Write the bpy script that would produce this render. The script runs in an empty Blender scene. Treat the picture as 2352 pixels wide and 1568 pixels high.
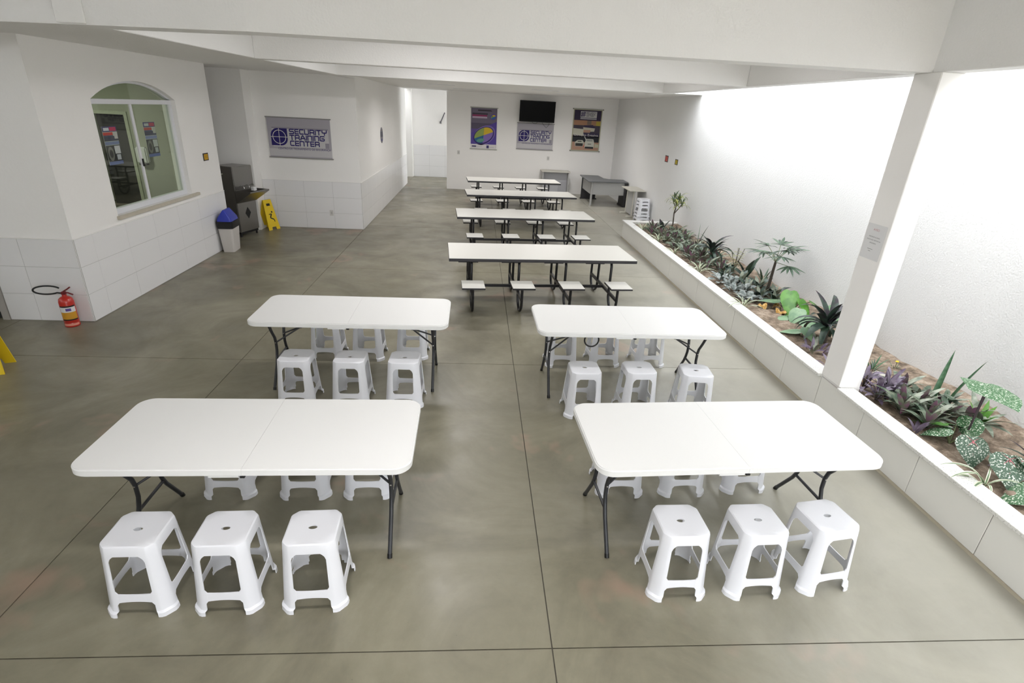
import bpy, bmesh, math, random
from mathutils import Vector, Matrix
random.seed(7)
PI = math.pi
D = bpy.data
scene = bpy.context.scene
COL = scene.collection

# ------------------------------------------------------------------ camera
W, H = 2352, 1568
CAM_H = 2.6
def make_camera():
    vy = Vector((1099 - W/2, 246 - H/2)); vz = Vector((1025 - W/2, 3640 - H/2))
    f = math.sqrt(-(vy.dot(vz)))
    Y = Vector((vy.x, vy.y, f)).normalized()
    Z = -Vector((vz.x, vz.y, f)).normalized()
    X = Y.cross(Z)
    # rows of (X, Y, Z) are world axes in image coordinates (right, down, forward)
    right = Vector((X.x, Y.x, Z.x)); down = Vector((X.y, Y.y, Z.y)); fwd = Vector((X.z, Y.z, Z.z))
    cam = D.cameras.new('camera'); cam.sensor_width = 36; cam.lens = f / W * 36
    cam.clip_start = .05; cam.clip_end = 200
    o = D.objects.new('camera', cam); COL.objects.link(o)
    m = Matrix.Identity(4)
    for i in range(3):
        m[i][0] = right[i]; m[i][1] = -down[i]; m[i][2] = -fwd[i]
    m[0][3] = 0; m[1][3] = 0; m[2][3] = CAM_H
    o.matrix_world = m
    scene.camera = o
make_camera()

# ------------------------------------------------------------------ sky, exposure
world = D.worlds.new('overcast_sky'); scene.world = world
world.use_nodes = True
bg = world.node_tree.nodes['Background']
bg.inputs['Color'].default_value = (.93, .96, 1, 1)
bg.inputs['Strength'].default_value = 2.9
vs = scene.view_settings
vs.view_transform = 'Standard'; vs.look = 'None'; vs.gamma = 1; vs.use_curve_mapping = False
vs.exposure = 1.32

def area_light(name, loc, sx, sy, power, color=(1, 1, 1), rot=(0, 0, 0), spread=180):
    l = D.lights.new(name, 'AREA'); l.shape = 'RECTANGLE'; l.size = sx; l.size_y = sy
    l.energy = power; l.color = color; l.spread = math.radians(spread)
    o = D.objects.new(name, l); COL.objects.link(o); o.location = loc; o.rotation_euler = rot
    return o

# ------------------------------------------------------------------ materials
def srgb(r, g, b):
    f = lambda c: (c/255/12.92) if c/255 <= .04045 else ((c/255+.055)/1.055)**2.4
    return (f(r), f(g), f(b), 1)
MATS = {}
def mat(name, col, rough=.5, metal=0, spec=.5, bump=None, var=None, coat=0, trans=0):
    """col: sRGB triple; bump=(scale, strength); var=(scale, amount) brightness variation of the thing itself"""
    if name in MATS: return MATS[name]
    m = D.materials.new(name); m.use_nodes = True
    nt = m.node_tree; p = nt.nodes['Principled BSDF']
    p.inputs['Base Color'].default_value = srgb(*col)
    p.inputs['Roughness'].default_value = rough
    p.inputs['Metallic'].default_value = metal
    p.inputs['Specular IOR Level'].default_value = spec
    p.inputs['Coat Weight'].default_value = coat
    if bump or var:
        geo = nt.nodes.new('ShaderNodeNewGeometry')
    if var:
        n = nt.nodes.new('ShaderNodeTexNoise'); n.inputs['Scale'].default_value = var[0]; n.inputs['Detail'].default_value = 4
        nt.links.new(geo.outputs['Position'], n.inputs['Vector'])
        mx = nt.nodes.new('ShaderNodeMix'); mx.data_type = 'RGBA'
        c = srgb(*col); a = var[1]
        mx.inputs['A'].default_value = (c[0]*(1-a), c[1]*(1-a), c[2]*(1-a), 1)
        mx.inputs['B'].default_value = (min(1, c[0]*(1+a)), min(1, c[1]*(1+a)), min(1, c[2]*(1+a)), 1)
        nt.links.new(n.outputs['Fac'], mx.inputs['Factor'])
        nt.links.new(mx.outputs['Result'], p.inputs['Base Color'])
    if bump:
        n = nt.nodes.new('ShaderNodeTexNoise'); n.inputs['Scale'].default_value = bump[0]; n.inputs['Detail'].default_value = 6
        nt.links.new(geo.outputs['Position'], n.inputs['Vector'])
        b = nt.nodes.new('ShaderNodeBump'); b.inputs['Strength'].default_value = bump[1]; b.inputs['Distance'].default_value = .02
        nt.links.new(n.outputs['Fac'], b.inputs['Height']); nt.links.new(b.outputs['Normal'], p.inputs['Normal'])
    MATS[name] = m
    return m

PAINT = mat('white_wall_paint', (247, 245, 242), .55, spec=.3, bump=(30, .08), var=(.8, .02))
PAINT_ROUGH = mat('rough_white_render', (238, 238, 237), .8, spec=.2, bump=(60, .25), var=(2, .02))
BEAMP = mat('white_beam_paint', (243, 242, 240), .6, spec=.3, bump=(60, .2))
TILE = mat('pale_grey_tile', (238, 237, 237), .25, spec=.5)
GROUT = mat('grout', (186, 184, 182), .9)
JOINT = mat('joint_dark', (88, 84, 74), .9)
PTILE = mat('planter_tile', (231, 230, 224), .22, spec=.5)
PLASTIC = mat('white_stool_plastic', (233, 234, 239), .32, spec=.5)
TABLETOP = mat('white_table_plastic', (234, 234, 232), .42, spec=.4, bump=(250, .05))
LAMIN = mat('white_laminate', (232, 230, 223), .28, spec=.5)
BLACKM = mat('black_painted_steel', (26, 26, 30), .35, spec=.5)
DARKEDGE = mat('black_edge_band', (44, 43, 46), .5)
LEGM = mat('grey_black_leg_steel', (46, 47, 50), .4, spec=.5)
STEEL = mat('brushed_stainless', (150, 148, 145), .32, metal=1, bump=(40, .03))
CHROME = mat('chrome', (200, 200, 200), .15, metal=1)
BLACK = mat('matte_black', (14, 14, 15), .5)
SCREEN = mat('tv_screen', (3, 3, 4), .3, spec=.1)
ALU = mat('white_aluminium', (225, 226, 230), .35)
MARBLE_SILL = mat('beige_stone_sill', (196, 188, 172), .4, var=(20, .08))
GREENW = mat('kitchen_green_wall', (172, 174, 158), .6, var=(3, .04))
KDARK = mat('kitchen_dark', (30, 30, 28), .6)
RED = mat('extinguisher_red', (190, 40, 28), .3, coat=.3)
YELLOW = mat('sign_yellow', (232, 198, 30), .45)
BLUE = mat('bin_lid_blue', (42, 58, 170), .4)
BINW = mat('bin_off_white', (206, 201, 196), .45)
PAPER = mat('paper_white', (226, 226, 226), .7)
DESKTOP = mat('desk_grey_top', (104, 106, 108), .45)
DESKP = mat('desk_light_panel', (178, 178, 176), .5)
CREAM = mat('cream_laminate', (206, 203, 192), .5)
SOILRED = None

def concrete():
    m = D.materials.new('polished_concrete'); m.use_nodes = True
    nt = m.node_tree; p = nt.nodes['Principled BSDF']; L = nt.links.new
    geo = nt.nodes.new('ShaderNodeNewGeometry')
    def noise(scale, detail, rough=.55, dist=0, off=None):
        n = nt.nodes.new('ShaderNodeTexNoise'); n.inputs['Scale'].default_value = scale
        n.inputs['Detail'].default_value = detail; n.inputs['Roughness'].default_value = rough; n.inputs['Distortion'].default_value = dist
        if off:
            mp = nt.nodes.new('ShaderNodeMapping'); mp.inputs['Location'].default_value = off[0]; mp.inputs['Scale'].default_value = off[1]
            L(geo.outputs['Position'], mp.inputs['Vector']); L(mp.outputs['Vector'], n.inputs['Vector'])
        else: L(geo.outputs['Position'], n.inputs['Vector'])
        return n
    def ramp(src, stops):
        r = nt.nodes.new('ShaderNodeValToRGB'); e = r.color_ramp.elements
        while len(e) < len(stops): e.new(.5)
        for i, (pos, c) in enumerate(stops): e[i].position = pos; e[i].color = c
        L(src.outputs['Fac'], r.inputs['Fac']); return r
    def mix(a, b, fac, mode='MIX'):
        x = nt.nodes.new('ShaderNodeMix'); x.data_type = 'RGBA'; x.blend_type = mode
        if isinstance(fac, float): x.inputs['Factor'].default_value = fac
        else: L(fac, x.inputs['Factor'])
        L(a, x.inputs['A']); L(b, x.inputs['B']); return x.outputs['Result']
    base = ramp(noise(.9, 8, .62, .9), [(.3, srgb(112, 107, 90)), (.5, srgb(135, 130, 111)), (.72, srgb(156, 151, 132))])
    fine = ramp(noise(9, 6, .7), [(.3, (.86, .86, .86, 1)), (.7, (1, 1, 1, 1))])
    c = mix(base.outputs['Color'], fine.outputs['Color'], .8, 'MULTIPLY')
    # reddish brown blotches (worn floor stains with their own shape)
    sm = ramp(noise(.8, 4, .65, .3, ((3.1, 7.7, 0), (1, 1, 1))), [(.6, (0, 0, 0, 1)), (.66, (1, 1, 1, 1))])
    red = nt.nodes.new('ShaderNodeRGB'); red.outputs[0].default_value = srgb(166, 138, 120)
    sf = nt.nodes.new('ShaderNodeMath'); sf.operation = 'MULTIPLY'; sf.inputs[1].default_value = .55
    L(sm.outputs['Color'], sf.inputs[0])
    c = mix(c, red.outputs[0], sf.outputs[0])
    # pale cement film, mixed with daylight painted into the floor beside the planter
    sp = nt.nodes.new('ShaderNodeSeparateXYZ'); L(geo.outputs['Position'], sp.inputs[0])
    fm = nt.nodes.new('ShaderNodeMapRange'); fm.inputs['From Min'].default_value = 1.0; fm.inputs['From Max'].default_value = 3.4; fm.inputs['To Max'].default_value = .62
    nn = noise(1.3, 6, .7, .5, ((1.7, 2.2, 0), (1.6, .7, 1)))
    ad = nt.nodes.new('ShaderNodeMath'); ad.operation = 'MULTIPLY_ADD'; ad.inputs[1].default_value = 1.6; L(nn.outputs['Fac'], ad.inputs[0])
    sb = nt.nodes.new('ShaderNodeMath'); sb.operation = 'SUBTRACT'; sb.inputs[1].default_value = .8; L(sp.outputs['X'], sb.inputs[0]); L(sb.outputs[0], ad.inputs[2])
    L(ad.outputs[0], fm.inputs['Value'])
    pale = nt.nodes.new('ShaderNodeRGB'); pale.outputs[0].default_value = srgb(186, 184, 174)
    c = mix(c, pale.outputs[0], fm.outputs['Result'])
    # small dark specks
    sc = ramp(noise(60, 2, .6), [(.22, (.6, .6, .58, 1)), (.27, (1, 1, 1, 1))])
    c = mix(c, sc.outputs['Color'], .6, 'MULTIPLY')
    L(c, p.inputs['Base Color'])
    rr = ramp(noise(2.5, 5), [(.3, (.28, .28, .28, 1)), (.7, (.44, .44, .44, 1))])
    L(rr.outputs['Color'], p.inputs['Roughness'])
    p.inputs['Specular IOR Level'].default_value = .5
    b = nt.nodes.new('ShaderNodeBump'); b.inputs['Strength'].default_value = .05; b.inputs['Distance'].default_value = .01
    L(noise(14, 5).outputs['Fac'], b.inputs['Height']); L(b.outputs['Normal'], p.inputs['Normal'])
    return m
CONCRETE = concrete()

def granite(name, light, dark, scale, lo, hi):
    m = D.materials.new(name); m.use_nodes = True
    nt = m.node_tree; p = nt.nodes['Principled BSDF']; L = nt.links.new
    geo = nt.nodes.new('ShaderNodeNewGeometry')
    n = nt.nodes.new('ShaderNodeTexNoise'); n.inputs['Scale'].default_value = scale; n.inputs['Detail'].default_value = 3; n.inputs['Roughness'].default_value = .7
    L(geo.outputs['Position'], n.inputs['Vector'])
    r = nt.nodes.new('ShaderNodeValToRGB'); e = r.color_ramp.elements
    e[0].position = lo; e[0].color = srgb(*dark); e[1].position = hi; e[1].color = srgb(*light)
    L(n.outputs['Fac'], r.inputs['Fac']); L(r.outputs['Color'], p.inputs['Base Color'])
    p.inputs['Roughness'].default_value = .4
    return m
COPING = granite('white_granite_coping', (232, 231, 227), (150, 148, 140), 90, .3, .46)
def soil_mat():
    m = D.materials.new('sandy_soil'); m.use_nodes = True
    nt = m.node_tree; p = nt.nodes['Principled BSDF']; L = nt.links.new
    geo = nt.nodes.new('ShaderNodeNewGeometry')
    n = nt.nodes.new('ShaderNodeTexNoise'); n.inputs['Scale'].default_value = 7; n.inputs['Detail'].default_value = 8; n.inputs['Roughness'].default_value = .75
    L(geo.outputs['Position'], n.inputs['Vector'])
    r = nt.nodes.new('ShaderNodeValToRGB'); e = r.color_ramp.elements
    e[0].position = .32; e[0].color = srgb(82, 72, 62); e[1].position = .7; e[1].color = srgb(192, 176, 158)
    e.new(.5); e[1].color = srgb(142, 126, 110)
    L(n.outputs['Fac'], r.inputs['Fac']); L(r.outputs['Color'], p.inputs['Base Color'])
    p.inputs['Roughness'].default_value = .95; p.inputs['Specular IOR Level'].default_value = .1
    n2 = nt.nodes.new('ShaderNodeTexNoise'); n2.inputs['Scale'].default_value = 40; n2.inputs['Detail'].default_value = 8
    L(geo.outputs['Position'], n2.inputs['Vector'])
    b = nt.nodes.new('ShaderNodeBump'); b.inputs['Strength'].default_value = .8; b.inputs['Distance'].default_value = .02
    L(n2.outputs['Fac'], b.inputs['Height']); L(b.outputs['Normal'], p.inputs['Normal'])
    return m
SOIL = soil_mat()
def glass_mat():
    m = D.materials.new('window_glass'); m.use_nodes = True
    nt = m.node_tree; nt.nodes.remove(nt.nodes['Principled BSDF'])
    out = nt.nodes['Material Output']
    t = nt.nodes.new('ShaderNodeBsdfTransparent'); t.inputs['Color'].default_value = (.86, .9, .84, 1)
    g = nt.nodes.new('ShaderNodeBsdfGlossy'); g.inputs['Roughness'].default_value = .02
    lw = nt.nodes.new('ShaderNodeLayerWeight'); lw.inputs['Blend'].default_value = .5
    pw = nt.nodes.new('ShaderNodeMath'); pw.operation = 'POWER'; pw.inputs[1].default_value = 4
    fr = nt.nodes.new('ShaderNodeMath'); fr.operation = 'MULTIPLY_ADD'; fr.inputs[1].default_value = .5; fr.inputs[2].default_value = .03
    nt.links.new(lw.outputs['Facing'], pw.inputs[0]); nt.links.new(pw.outputs[0], fr.inputs[0])
    mx = nt.nodes.new('ShaderNodeMixShader')
    nt.links.new(fr.outputs[0], mx.inputs[0]); nt.links.new(t.outputs[0], mx.inputs[1]); nt.links.new(g.outputs[0], mx.inputs[2])
    nt.links.new(mx.outputs[0], out.inputs['Surface'])
    return m
GLASS = glass_mat()
def flat(r, g, b): return mat('print_%d_%d_%d' % (r, g, b), (r, g, b), .55, spec=.3)
def leafmat(name, a, b, scale=12, rough=.4, lo=.42, hi=.58):
    m = D.materials.new(name); m.use_nodes = True
    nt = m.node_tree; p = nt.nodes['Principled BSDF']; L = nt.links.new
    geo = nt.nodes.new('ShaderNodeNewGeometry')
    n = nt.nodes.new('ShaderNodeTexNoise'); n.inputs['Scale'].default_value = scale; n.inputs['Detail'].default_value = 3
    L(geo.outputs['Position'], n.inputs['Vector'])
    r = nt.nodes.new('ShaderNodeValToRGB'); e = r.color_ramp.elements
    e[0].position = lo; e[0].color = srgb(*a); e[1].position = hi; e[1].color = srgb(*b)
    L(n.outputs['Fac'], r.inputs['Fac']); L(r.outputs['Color'], p.inputs['Base Color'])
    p.inputs['Roughness'].default_value = rough
    return m
L_DARK = leafmat('leaf_dark_green', (36, 52, 44), (58, 78, 62))
L_CORD = leafmat('leaf_dark_purple_green', (44, 34, 44), (52, 68, 58))
L_RHEO = leafmat('leaf_grey_green', (104, 116, 98), (156, 162, 144))
L_RHEO2 = leafmat('leaf_deep_grey_green', (74, 92, 74), (122, 132, 112))
L_PURP = leafmat('leaf_purple', (98, 82, 104), (128, 118, 132))
L_PURP2 = leafmat('leaf_purple_pink', (136, 96, 120), (118, 126, 106))
L_SILV = leafmat('leaf_silver', (150, 156, 152), (92, 102, 98), 30)
L_SONG = leafmat('leaf_yellow_variegated', (196, 196, 112), (104, 124, 62), 25)
L_PALM = leafmat('leaf_palm_green', (62, 84, 66), (92, 112, 90))
L_PALMD = leafmat('leaf_palm_dark', (44, 62, 48), (68, 88, 70))
L_BRIGHT = leafmat('leaf_bright_green', (70, 122, 40), (98, 150, 62), 8)
L_SOFT = leafmat('leaf_soft_green', (104, 140, 104), (130, 160, 122), 8)
L_CAL = leafmat('leaf_caladium_spotted', (60, 104, 62), (214, 222, 204), 85, .5, .55, .62)
L_CALD = leafmat('leaf_caladium_dark', (56, 84, 62), (204, 208, 196), 90, .5, .54, .62)
L_SPID = leafmat('leaf_spider_green', (128, 148, 112), (90, 114, 80))
L_SPIDW = leafmat('leaf_spider_white', (226, 226, 204), (210, 212, 186))
L_SANS = leafmat('leaf_sansevieria', (52, 92, 60), (74, 112, 78), 30)
L_DRY = leafmat('leaf_dried', (172, 128, 60), (206, 170, 110), 40, .8)
L_TWIG = leafmat('leaf_twig_yellow_green', (128, 132, 84), (160, 162, 112), 30)
STEM = mat('plant_stem', (74, 66, 58), .7, var=(40, .2))
STEMG = mat('plant_stem_green', (112, 122, 84), .6)
PINKV = mat('caladium_pink_vein', (206, 92, 112), .5)

# ------------------------------------------------------------------ mesh helpers
class MB:
    def __init__(s): s.v = []; s.f = []; s.m = []
    def add(s, verts, faces, mi=0):
        o = len(s.v); s.v += [tuple(v) for v in verts]
        for f in faces: s.f.append(tuple(o+i for i in f)); s.m.append(mi)
        return s
    def box(s, x0, x1, y0, y1, z0, z1, mi=0):
        v = [(x0,y0,z0),(x1,y0,z0),(x1,y1,z0),(x0,y1,z0),(x0,y0,z1),(x1,y0,z1),(x1,y1,z1),(x0,y1,z1)]
        return s.add(v, [(0,3,2,1),(4,5,6,7),(0,1,5,4),(1,2,6,5),(2,3,7,6),(3,0,4,7)], mi)
    def prism(s, poly, a, b, axis='z', mi=0):
        """poly: 2D points ccw; axis z: (x,y); axis x: (y,z); axis y: (x,z)"""
        n = len(poly)
        def P(p, t):
            return (p[0], p[1], t) if axis == 'z' else (t, p[0], p[1]) if axis == 'x' else (p[0], t, p[1])
        v = [P(p, a) for p in poly] + [P(p, b) for p in poly]
        f = [tuple(range(n))[::-1], tuple(range(n, 2*n))] + [(i, (i+1) % n, n+(i+1) % n, n+i) for i in range(n)]
        return s.add(v, f, mi)
    def tube(s, pts, r, n=8, closed=False, cap=True, mi=0, r1=None):
        pts = [Vector(p) for p in pts]; k = len(pts); rings = []
        prev = None
        for i, p in enumerate(pts):
            a = pts[i-1] if (i or closed) else p
            b = pts[(i+1) % k] if (i < k-1 or closed) else p
            t = (b-a).normalized()
            if prev is None:
                up = Vector((0,0,1)) if abs(t.z) < .9 else Vector((1,0,0))
                u = t.cross(up).normalized()
            else:
                u = (prev - t*prev.dot(t)); u = u.normalized() if u.length > 1e-6 else t.orthogonal().normalized()
            prev = u; w = t.cross(u)
            rr = r if r1 is None else r + (r1-r)*i/(k-1)
            rings.append([p + (u*math.cos(2*PI*j/n) + w*math.sin(2*PI*j/n))*rr for j in range(n)])
        v = [q for R in rings for q in R]; f = []
        for i in range(k if closed else k-1):
            i2 = (i+1) % k
            for j in range(n): f.append((i*n+j, i*n+(j+1) % n, i2*n+(j+1) % n, i2*n+j))
        if cap and not closed: f += [tuple(range(n))[::-1], tuple(range((k-1)*n, k*n))]
        return s.add(v, f, mi)
    def lathe(s, prof, n=24, c=(0,0,0), mi=0, cap=True):
        v = []; f = []; k = len(prof)
        for r, z in prof:
            for j in range(n): a = 2*PI*j/n; v.append((c[0]+r*math.cos(a), c[1]+r*math.sin(a), c[2]+z))
        for i in range(k-1):
            for j in range(n): f.append((i*n+j, i*n+(j+1) % n, (i+1)*n+(j+1) % n, (i+1)*n+j))
        if cap: f += [tuple(range(n))[::-1], tuple(range((k-1)*n, k*n))]
        return s.add(v, f, mi)
    def mesh(s, name, mats, smooth=0, bevel=0, seg=2, solid=0, skip=None):
        me = D.meshes.new(name)
        bm = bmesh.new()
        vs_ = [bm.verts.new(v) for v in s.v]
        for f, mi in zip(s.f, s.m):
            try: fc = bm.faces.new([vs_[i] for i in f]); fc.material_index = mi
            except ValueError: pass
        if solid:
            bmesh.ops.recalc_face_normals(bm, faces=bm.faces)
            bmesh.ops.solidify(bm, geom=list(bm.faces), thickness=solid)
        bmesh.ops.recalc_face_normals(bm, faces=bm.faces)
        if bevel:
            es = [e for e in bm.edges if len(e.link_faces) == 2 and e.calc_face_angle(0) > .6 and not (skip and all(skip(v.co) for v in e.verts))]
            bmesh.ops.bevel(bm, geom=es, offset=bevel, segments=seg, affect='EDGES', clamp_overlap=True)
        bm.to_mesh(me); bm.free()
        for m in (mats if isinstance(mats, (list, tuple)) else [mats]): me.materials.append(m)
        if smooth:
            me.polygons.foreach_set('use_smooth', [True]*len(me.polygons))
            me.set_sharp_from_angle(angle=math.radians(smooth))
        return me
    def build(s, name, mats, parent=None, smooth=0, bevel=0, seg=2, solid=0, loc=None, rot=None):
        return obj(name, s.mesh(name, mats, smooth, bevel, seg, solid), parent, loc, rot)

def obj(name, me, parent=None, loc=None, rot=None):
    o = D.objects.new(name, me); COL.objects.link(o)
    if parent: o.parent = parent
    if loc is not None: o.location = loc
    if rot is not None: o.rotation_euler = rot
    return o
def tag(o, label, cat, group=None, kind=None):
    o['label'] = label; o['category'] = cat
    if group: o['group'] = group
    if kind: o['kind'] = kind
    return o
def struct(o, label=None, cat=None):
    o['kind'] = 'structure'
    if label: o['label'] = label
    if cat: o['category'] = cat
    return o
def thing(name, label, cat, loc=(0,0,0), rz=0, group=None):
    o = D.objects.new(name, None); COL.objects.link(o)
    o.empty_display_size = .1
    o.location = loc; o.rotation_euler = (0, 0, rz)
    return tag(o, label, cat, group)
def copy_tree(o, parent=None):
    c = o.copy(); COL.objects.link(c); c.parent = parent
    for ch in KIDS.get(o.name, []): copy_tree(ch, c)
    return c
KIDS = {}
def note_kids():
    KIDS.clear()
    for o in D.objects:
        if o.parent: KIDS.setdefault(o.parent.name, []).append(o)
def text_mesh(body, size, align='CENTER'):
    cu = D.curves.new('txt', 'FONT'); cu.body = body; cu.size = size; cu.align_x = align; cu.align_y = 'CENTER'; cu.resolution_u = 3
    o = D.objects.new('txt', cu); COL.objects.link(o)
    bpy.context.view_layer.update()
    dg = bpy.context.evaluated_depsgraph_get()
    me = D.meshes.new_from_object(o.evaluated_get(dg))
    v = [tuple(p.co) for p in me.vertices]; f = [tuple(p.vertices) for p in me.polygons]
    D.objects.remove(o); D.curves.remove(cu); D.meshes.remove(me)
    return v, f

# ================================================================== THE SETTING
ZC = 3.0            # underside of beams and low slabs
# ---- floor: base with joint lines, separate concrete slabs
fl = struct(MB().box(-9.2, 4.6, -5.2, 22.4, -.12, -.006).build('floor', JOINT), 'polished grey-green concrete floor with straight saw-cut joints', 'floor')
XS = [-9.2, -5.4, -2.47, .45, 3.37, 4.6]; YS = [-5.2, -1.5, 1.94, 5.36, 8.97, 12.5, 16.0, 19.4, 22.4]
for i in range(len(XS)-1):
    for j in range(len(YS)-1):
        g = .0035
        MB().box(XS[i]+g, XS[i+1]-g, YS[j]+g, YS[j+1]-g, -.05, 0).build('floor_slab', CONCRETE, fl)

# ---- wall pieces
def tiles_on(wall, plane, u0, joints, zrows, axis, out, thick=.009, g=.002, material=TILE, name='wall_tile'):
    """tiles on a wall; axis 'x': wall plane x=plane with u=y; axis 'y': plane y=plane with u=x; out: +1/-1 direction"""
    us = [u0] + joints
    p, q = sorted((plane - out*.004, plane + out*(thick-.0035)))
    gb = MB().box(p, q, us[0], us[-1], zrows[0]-.003, zrows[-1]) if axis == 'x' else MB().box(us[0], us[-1], p, q, zrows[0]-.003, zrows[-1])
    gb.build('grout_bed', GROUT, wall)
    for a, b in zip(us[:-1], us[1:]):
        for z0, z1 in zip(zrows[:-1], zrows[1:]):
            p, q = sorted((plane + out*.001, plane + out*thick))
            if axis == 'x': m = MB().box(p, q, a+g, b-g, z0+g, z1-g)
            else: m = MB().box(a+g, b-g, p, q, z0+g, z1-g)
            m.build(name, material, wall, bevel=.0012, seg=1)
ROWS = [.004, .335, .665, .99]
def frange(a, b, s):
    r = []; x = a
    while x < b - .05: r.append(x); x += s
    return r + [b]

# window wall (plane x = -4.57) with arched opening
WX = -4.57
wy0, wy1, wz0, wz1, arch = 7.23, 9.16, 1.10, 2.47, .225
def arch_z(y):
    half = (wy1-wy0)/2; R = (half*half + arch*arch)/(2*arch); c = (wy0+wy1)/2
    return wz1 + arch - R + math.sqrt(max(0, R*R - (y-c)**2))
m = MB()
m.prism([(6.34, 0), (10.3, 0), (10.3, wz0), (6.34, wz0)], WX-.2, WX, 'x')
m.prism([(6.34, wz0), (wy0, wz0), (wy0, 3.045), (6.34, 3.045)], WX-.2, WX, 'x')
m.prism([(wy1, wz0), (10.3, wz0), (10.3, 3.045), (wy1, 3.045)], WX-.2, WX, 'x')
NA = 16
for i in range(NA):
    a = wy0 + (wy1-wy0)*i/NA; b = wy0 + (wy1-wy0)*(i+1)/NA
    m.prism([(a, arch_z(a)), (b, arch_z(b)), (b, 3.045), (a, 3.045)], WX-.2, WX, 'x')
wall_win = struct(m.build('wall_window_side', PAINT), 'white wall with the arched sliding window', 'wall')
tiles_on(wall_win, WX, 6.345, [6.66, 7.31, 7.97, 8.63, 9.29, 9.95, 10.298], ROWS, 'x', 1)
MB().box(WX, WX+.012, 6.342, 10.3, .991, 1.0).build('tile_cap', PAINT, wall_win)
# return wall facing the camera at the left edge (plane y = 6.34), with a door
m = MB().box(-5.52, WX-.2, 6.34, 6.54, 0, 3.05).box(-9.2, -6.45, 6.34, 6.54, 0, 3.05).box(-6.45, -5.52, 6.34, 6.54, 2.1, 3.05)
m.box(WX-.2, WX-.0005, 6.3405, 6.35, 0, 3.05)
wall_entry = struct(m.build('wall_left_return', PAINT), 'shaded white wall end behind the fire extinguisher', 'wall')
tiles_on(wall_entry, 6.34, -5.515, [-5.17, -4.572], ROWS, 'y', -1)
MB().box(-5.515, WX, 6.327, 6.342, .991, 1.0).build('tile_cap', PAINT, wall_entry)
dr = struct(MB().box(-6.36, -5.6, 6.40, 6.44, .06, 2.03).build('door_1', mat('door_grey', (150, 146, 140), .5)), 'grey door with black foot strip at the left edge', 'door')
MB().box(-6.36, -5.6, 6.385, 6.45, .0, .075).build('foot_strip', BLACK, dr)
MB().box(-5.6, -5.52, 6.325, 6.56, 0, 2.1).box(-6.45, -6.37, 6.325, 6.56, 0, 2.1).box(-6.37, -5.6, 6.325, 6.56, 2.035, 2.1).build('door_frame', mat('door_frame_grey', (176, 172, 167), .5), dr)
MB().tube([(-6.3, 6.4, 1.0), (-6.3, 6.34, 1.0), (-6.18, 6.34, 1.0)], .01).build('door_handle', CHROME, dr)
# recess: end of the window block, pier and poster wall
struct(MB().box(-6.6, WX-.2, 10.1, 10.3, 0, 3.045).build('wall_recess_near', PAINT), 'hidden white side of the recess behind the water fountain', 'wall')
struct(MB().box(-6.8, -6.6, 10.1, 12.2, 0, 3.045).build('wall_recess_end', PAINT), 'white end wall of the fountain recess', 'wall')
pier = struct(MB().box(-6.6, -4.52, 11.65, 12.24, 0, 3.045).build('wall_pier', PAINT), 'white pier behind the stainless water fountain', 'wall')
wall_poster = struct(MB().box(-4.52, -2.47, 12.04, 12.24, 0, 3.045).build('wall_poster_side', PAINT), 'white wall carrying the silver banner left of the corridor', 'wall')
tiles_on(wall_poster, 12.04, -4.515, [-4.27, -3.67, -3.07, -2.472], ROWS, 'y', -1)
MB().box(-4.515, -2.47, 12.028, 12.042, .991, 1.0).build('tile_cap', PAINT, wall_poster)
wall_corr = struct(MB().box(-2.67, -2.47, 12.24, 20.0, 0, 3.1).build('wall_corridor', PAINT), 'long white wall with grey wainscot leading to the corridor', 'wall')
tiles_on(wall_corr, -2.47, 12.045, frange(12.64, 19.998, .6), ROWS, 'x', 1)
MB().box(-2.472, -2.458, 12.042, 20.0, .991, 1.0).build('tile_cap', PAINT, wall_corr)
# corridor beyond the back wall
wall_ce = struct(MB().box(-6, 4.6, 22.1, 22.3, 0, 4.6).build('wall_corridor_end', PAINT), 'far corridor wall with blue-grey tiles', 'wall')
tiles_on(wall_ce, 22.1, -2.45, [-1.85, -1.25, -.65, -.05], [.004, .41, .81, 1.17], 'y', -1)
struct(MB().box(-3.3, -2.48, 21.9, 22.1, 0, 4.6).build('wall_corridor_pier', PAINT), 'brightly lit narrow pier at the end of the corridor', 'wall')
struct(MB().box(-6.2, -6, 19.8, 22.3, 0, 4.6).build('wall_corridor_left', PAINT), 'hidden wall left of the corridor end', 'wall')
struct(MB().box(-6.2, -2.67, 19.8, 20.0, 0, 4.6).build('wall_corridor_near', PAINT), 'hidden wall behind the corridor wall', 'wall')
# back wall
wall_back = struct(MB().box(-1.02, 4.58, 19.0, 19.2, 0, 3.1).build('wall_back', PAINT), 'white back wall with television and posters', 'wall')
# right wall of the light well
wall_right = struct(MB().box(4.58, 4.8, -5.2, 19.2, 0, 3.8).build('wall_right', PAINT_ROUGH), 'tall rough white wall beside the planter', 'wall')
# walls out of view that close the hall
struct(MB().box(-9.4, -9.2, -5.2, 6.54, 0, 3.1).build('wall_left', PAINT), 'far left white wall of the hall', 'wall')
struct(MB().box(-9.4, -2.7, -3.6, -3.4, 0, 3.1).box(-2.7, 3.55, -3.6, -3.4, 2.4, 3.6).box(-2.7, -.6, -3.6, -3.4, 0, 2.4).build('wall_front', PAINT), 'white wall behind the viewpoint beside the open front', 'wall')
struct(MB().box(-30, 30, -40, -5.25, -.12, 0).build('ground_outside', mat('courtyard_paving', (175, 170, 160), .8, var=(2, .1))), 'pale paved courtyard outside the open front', 'ground')

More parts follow.
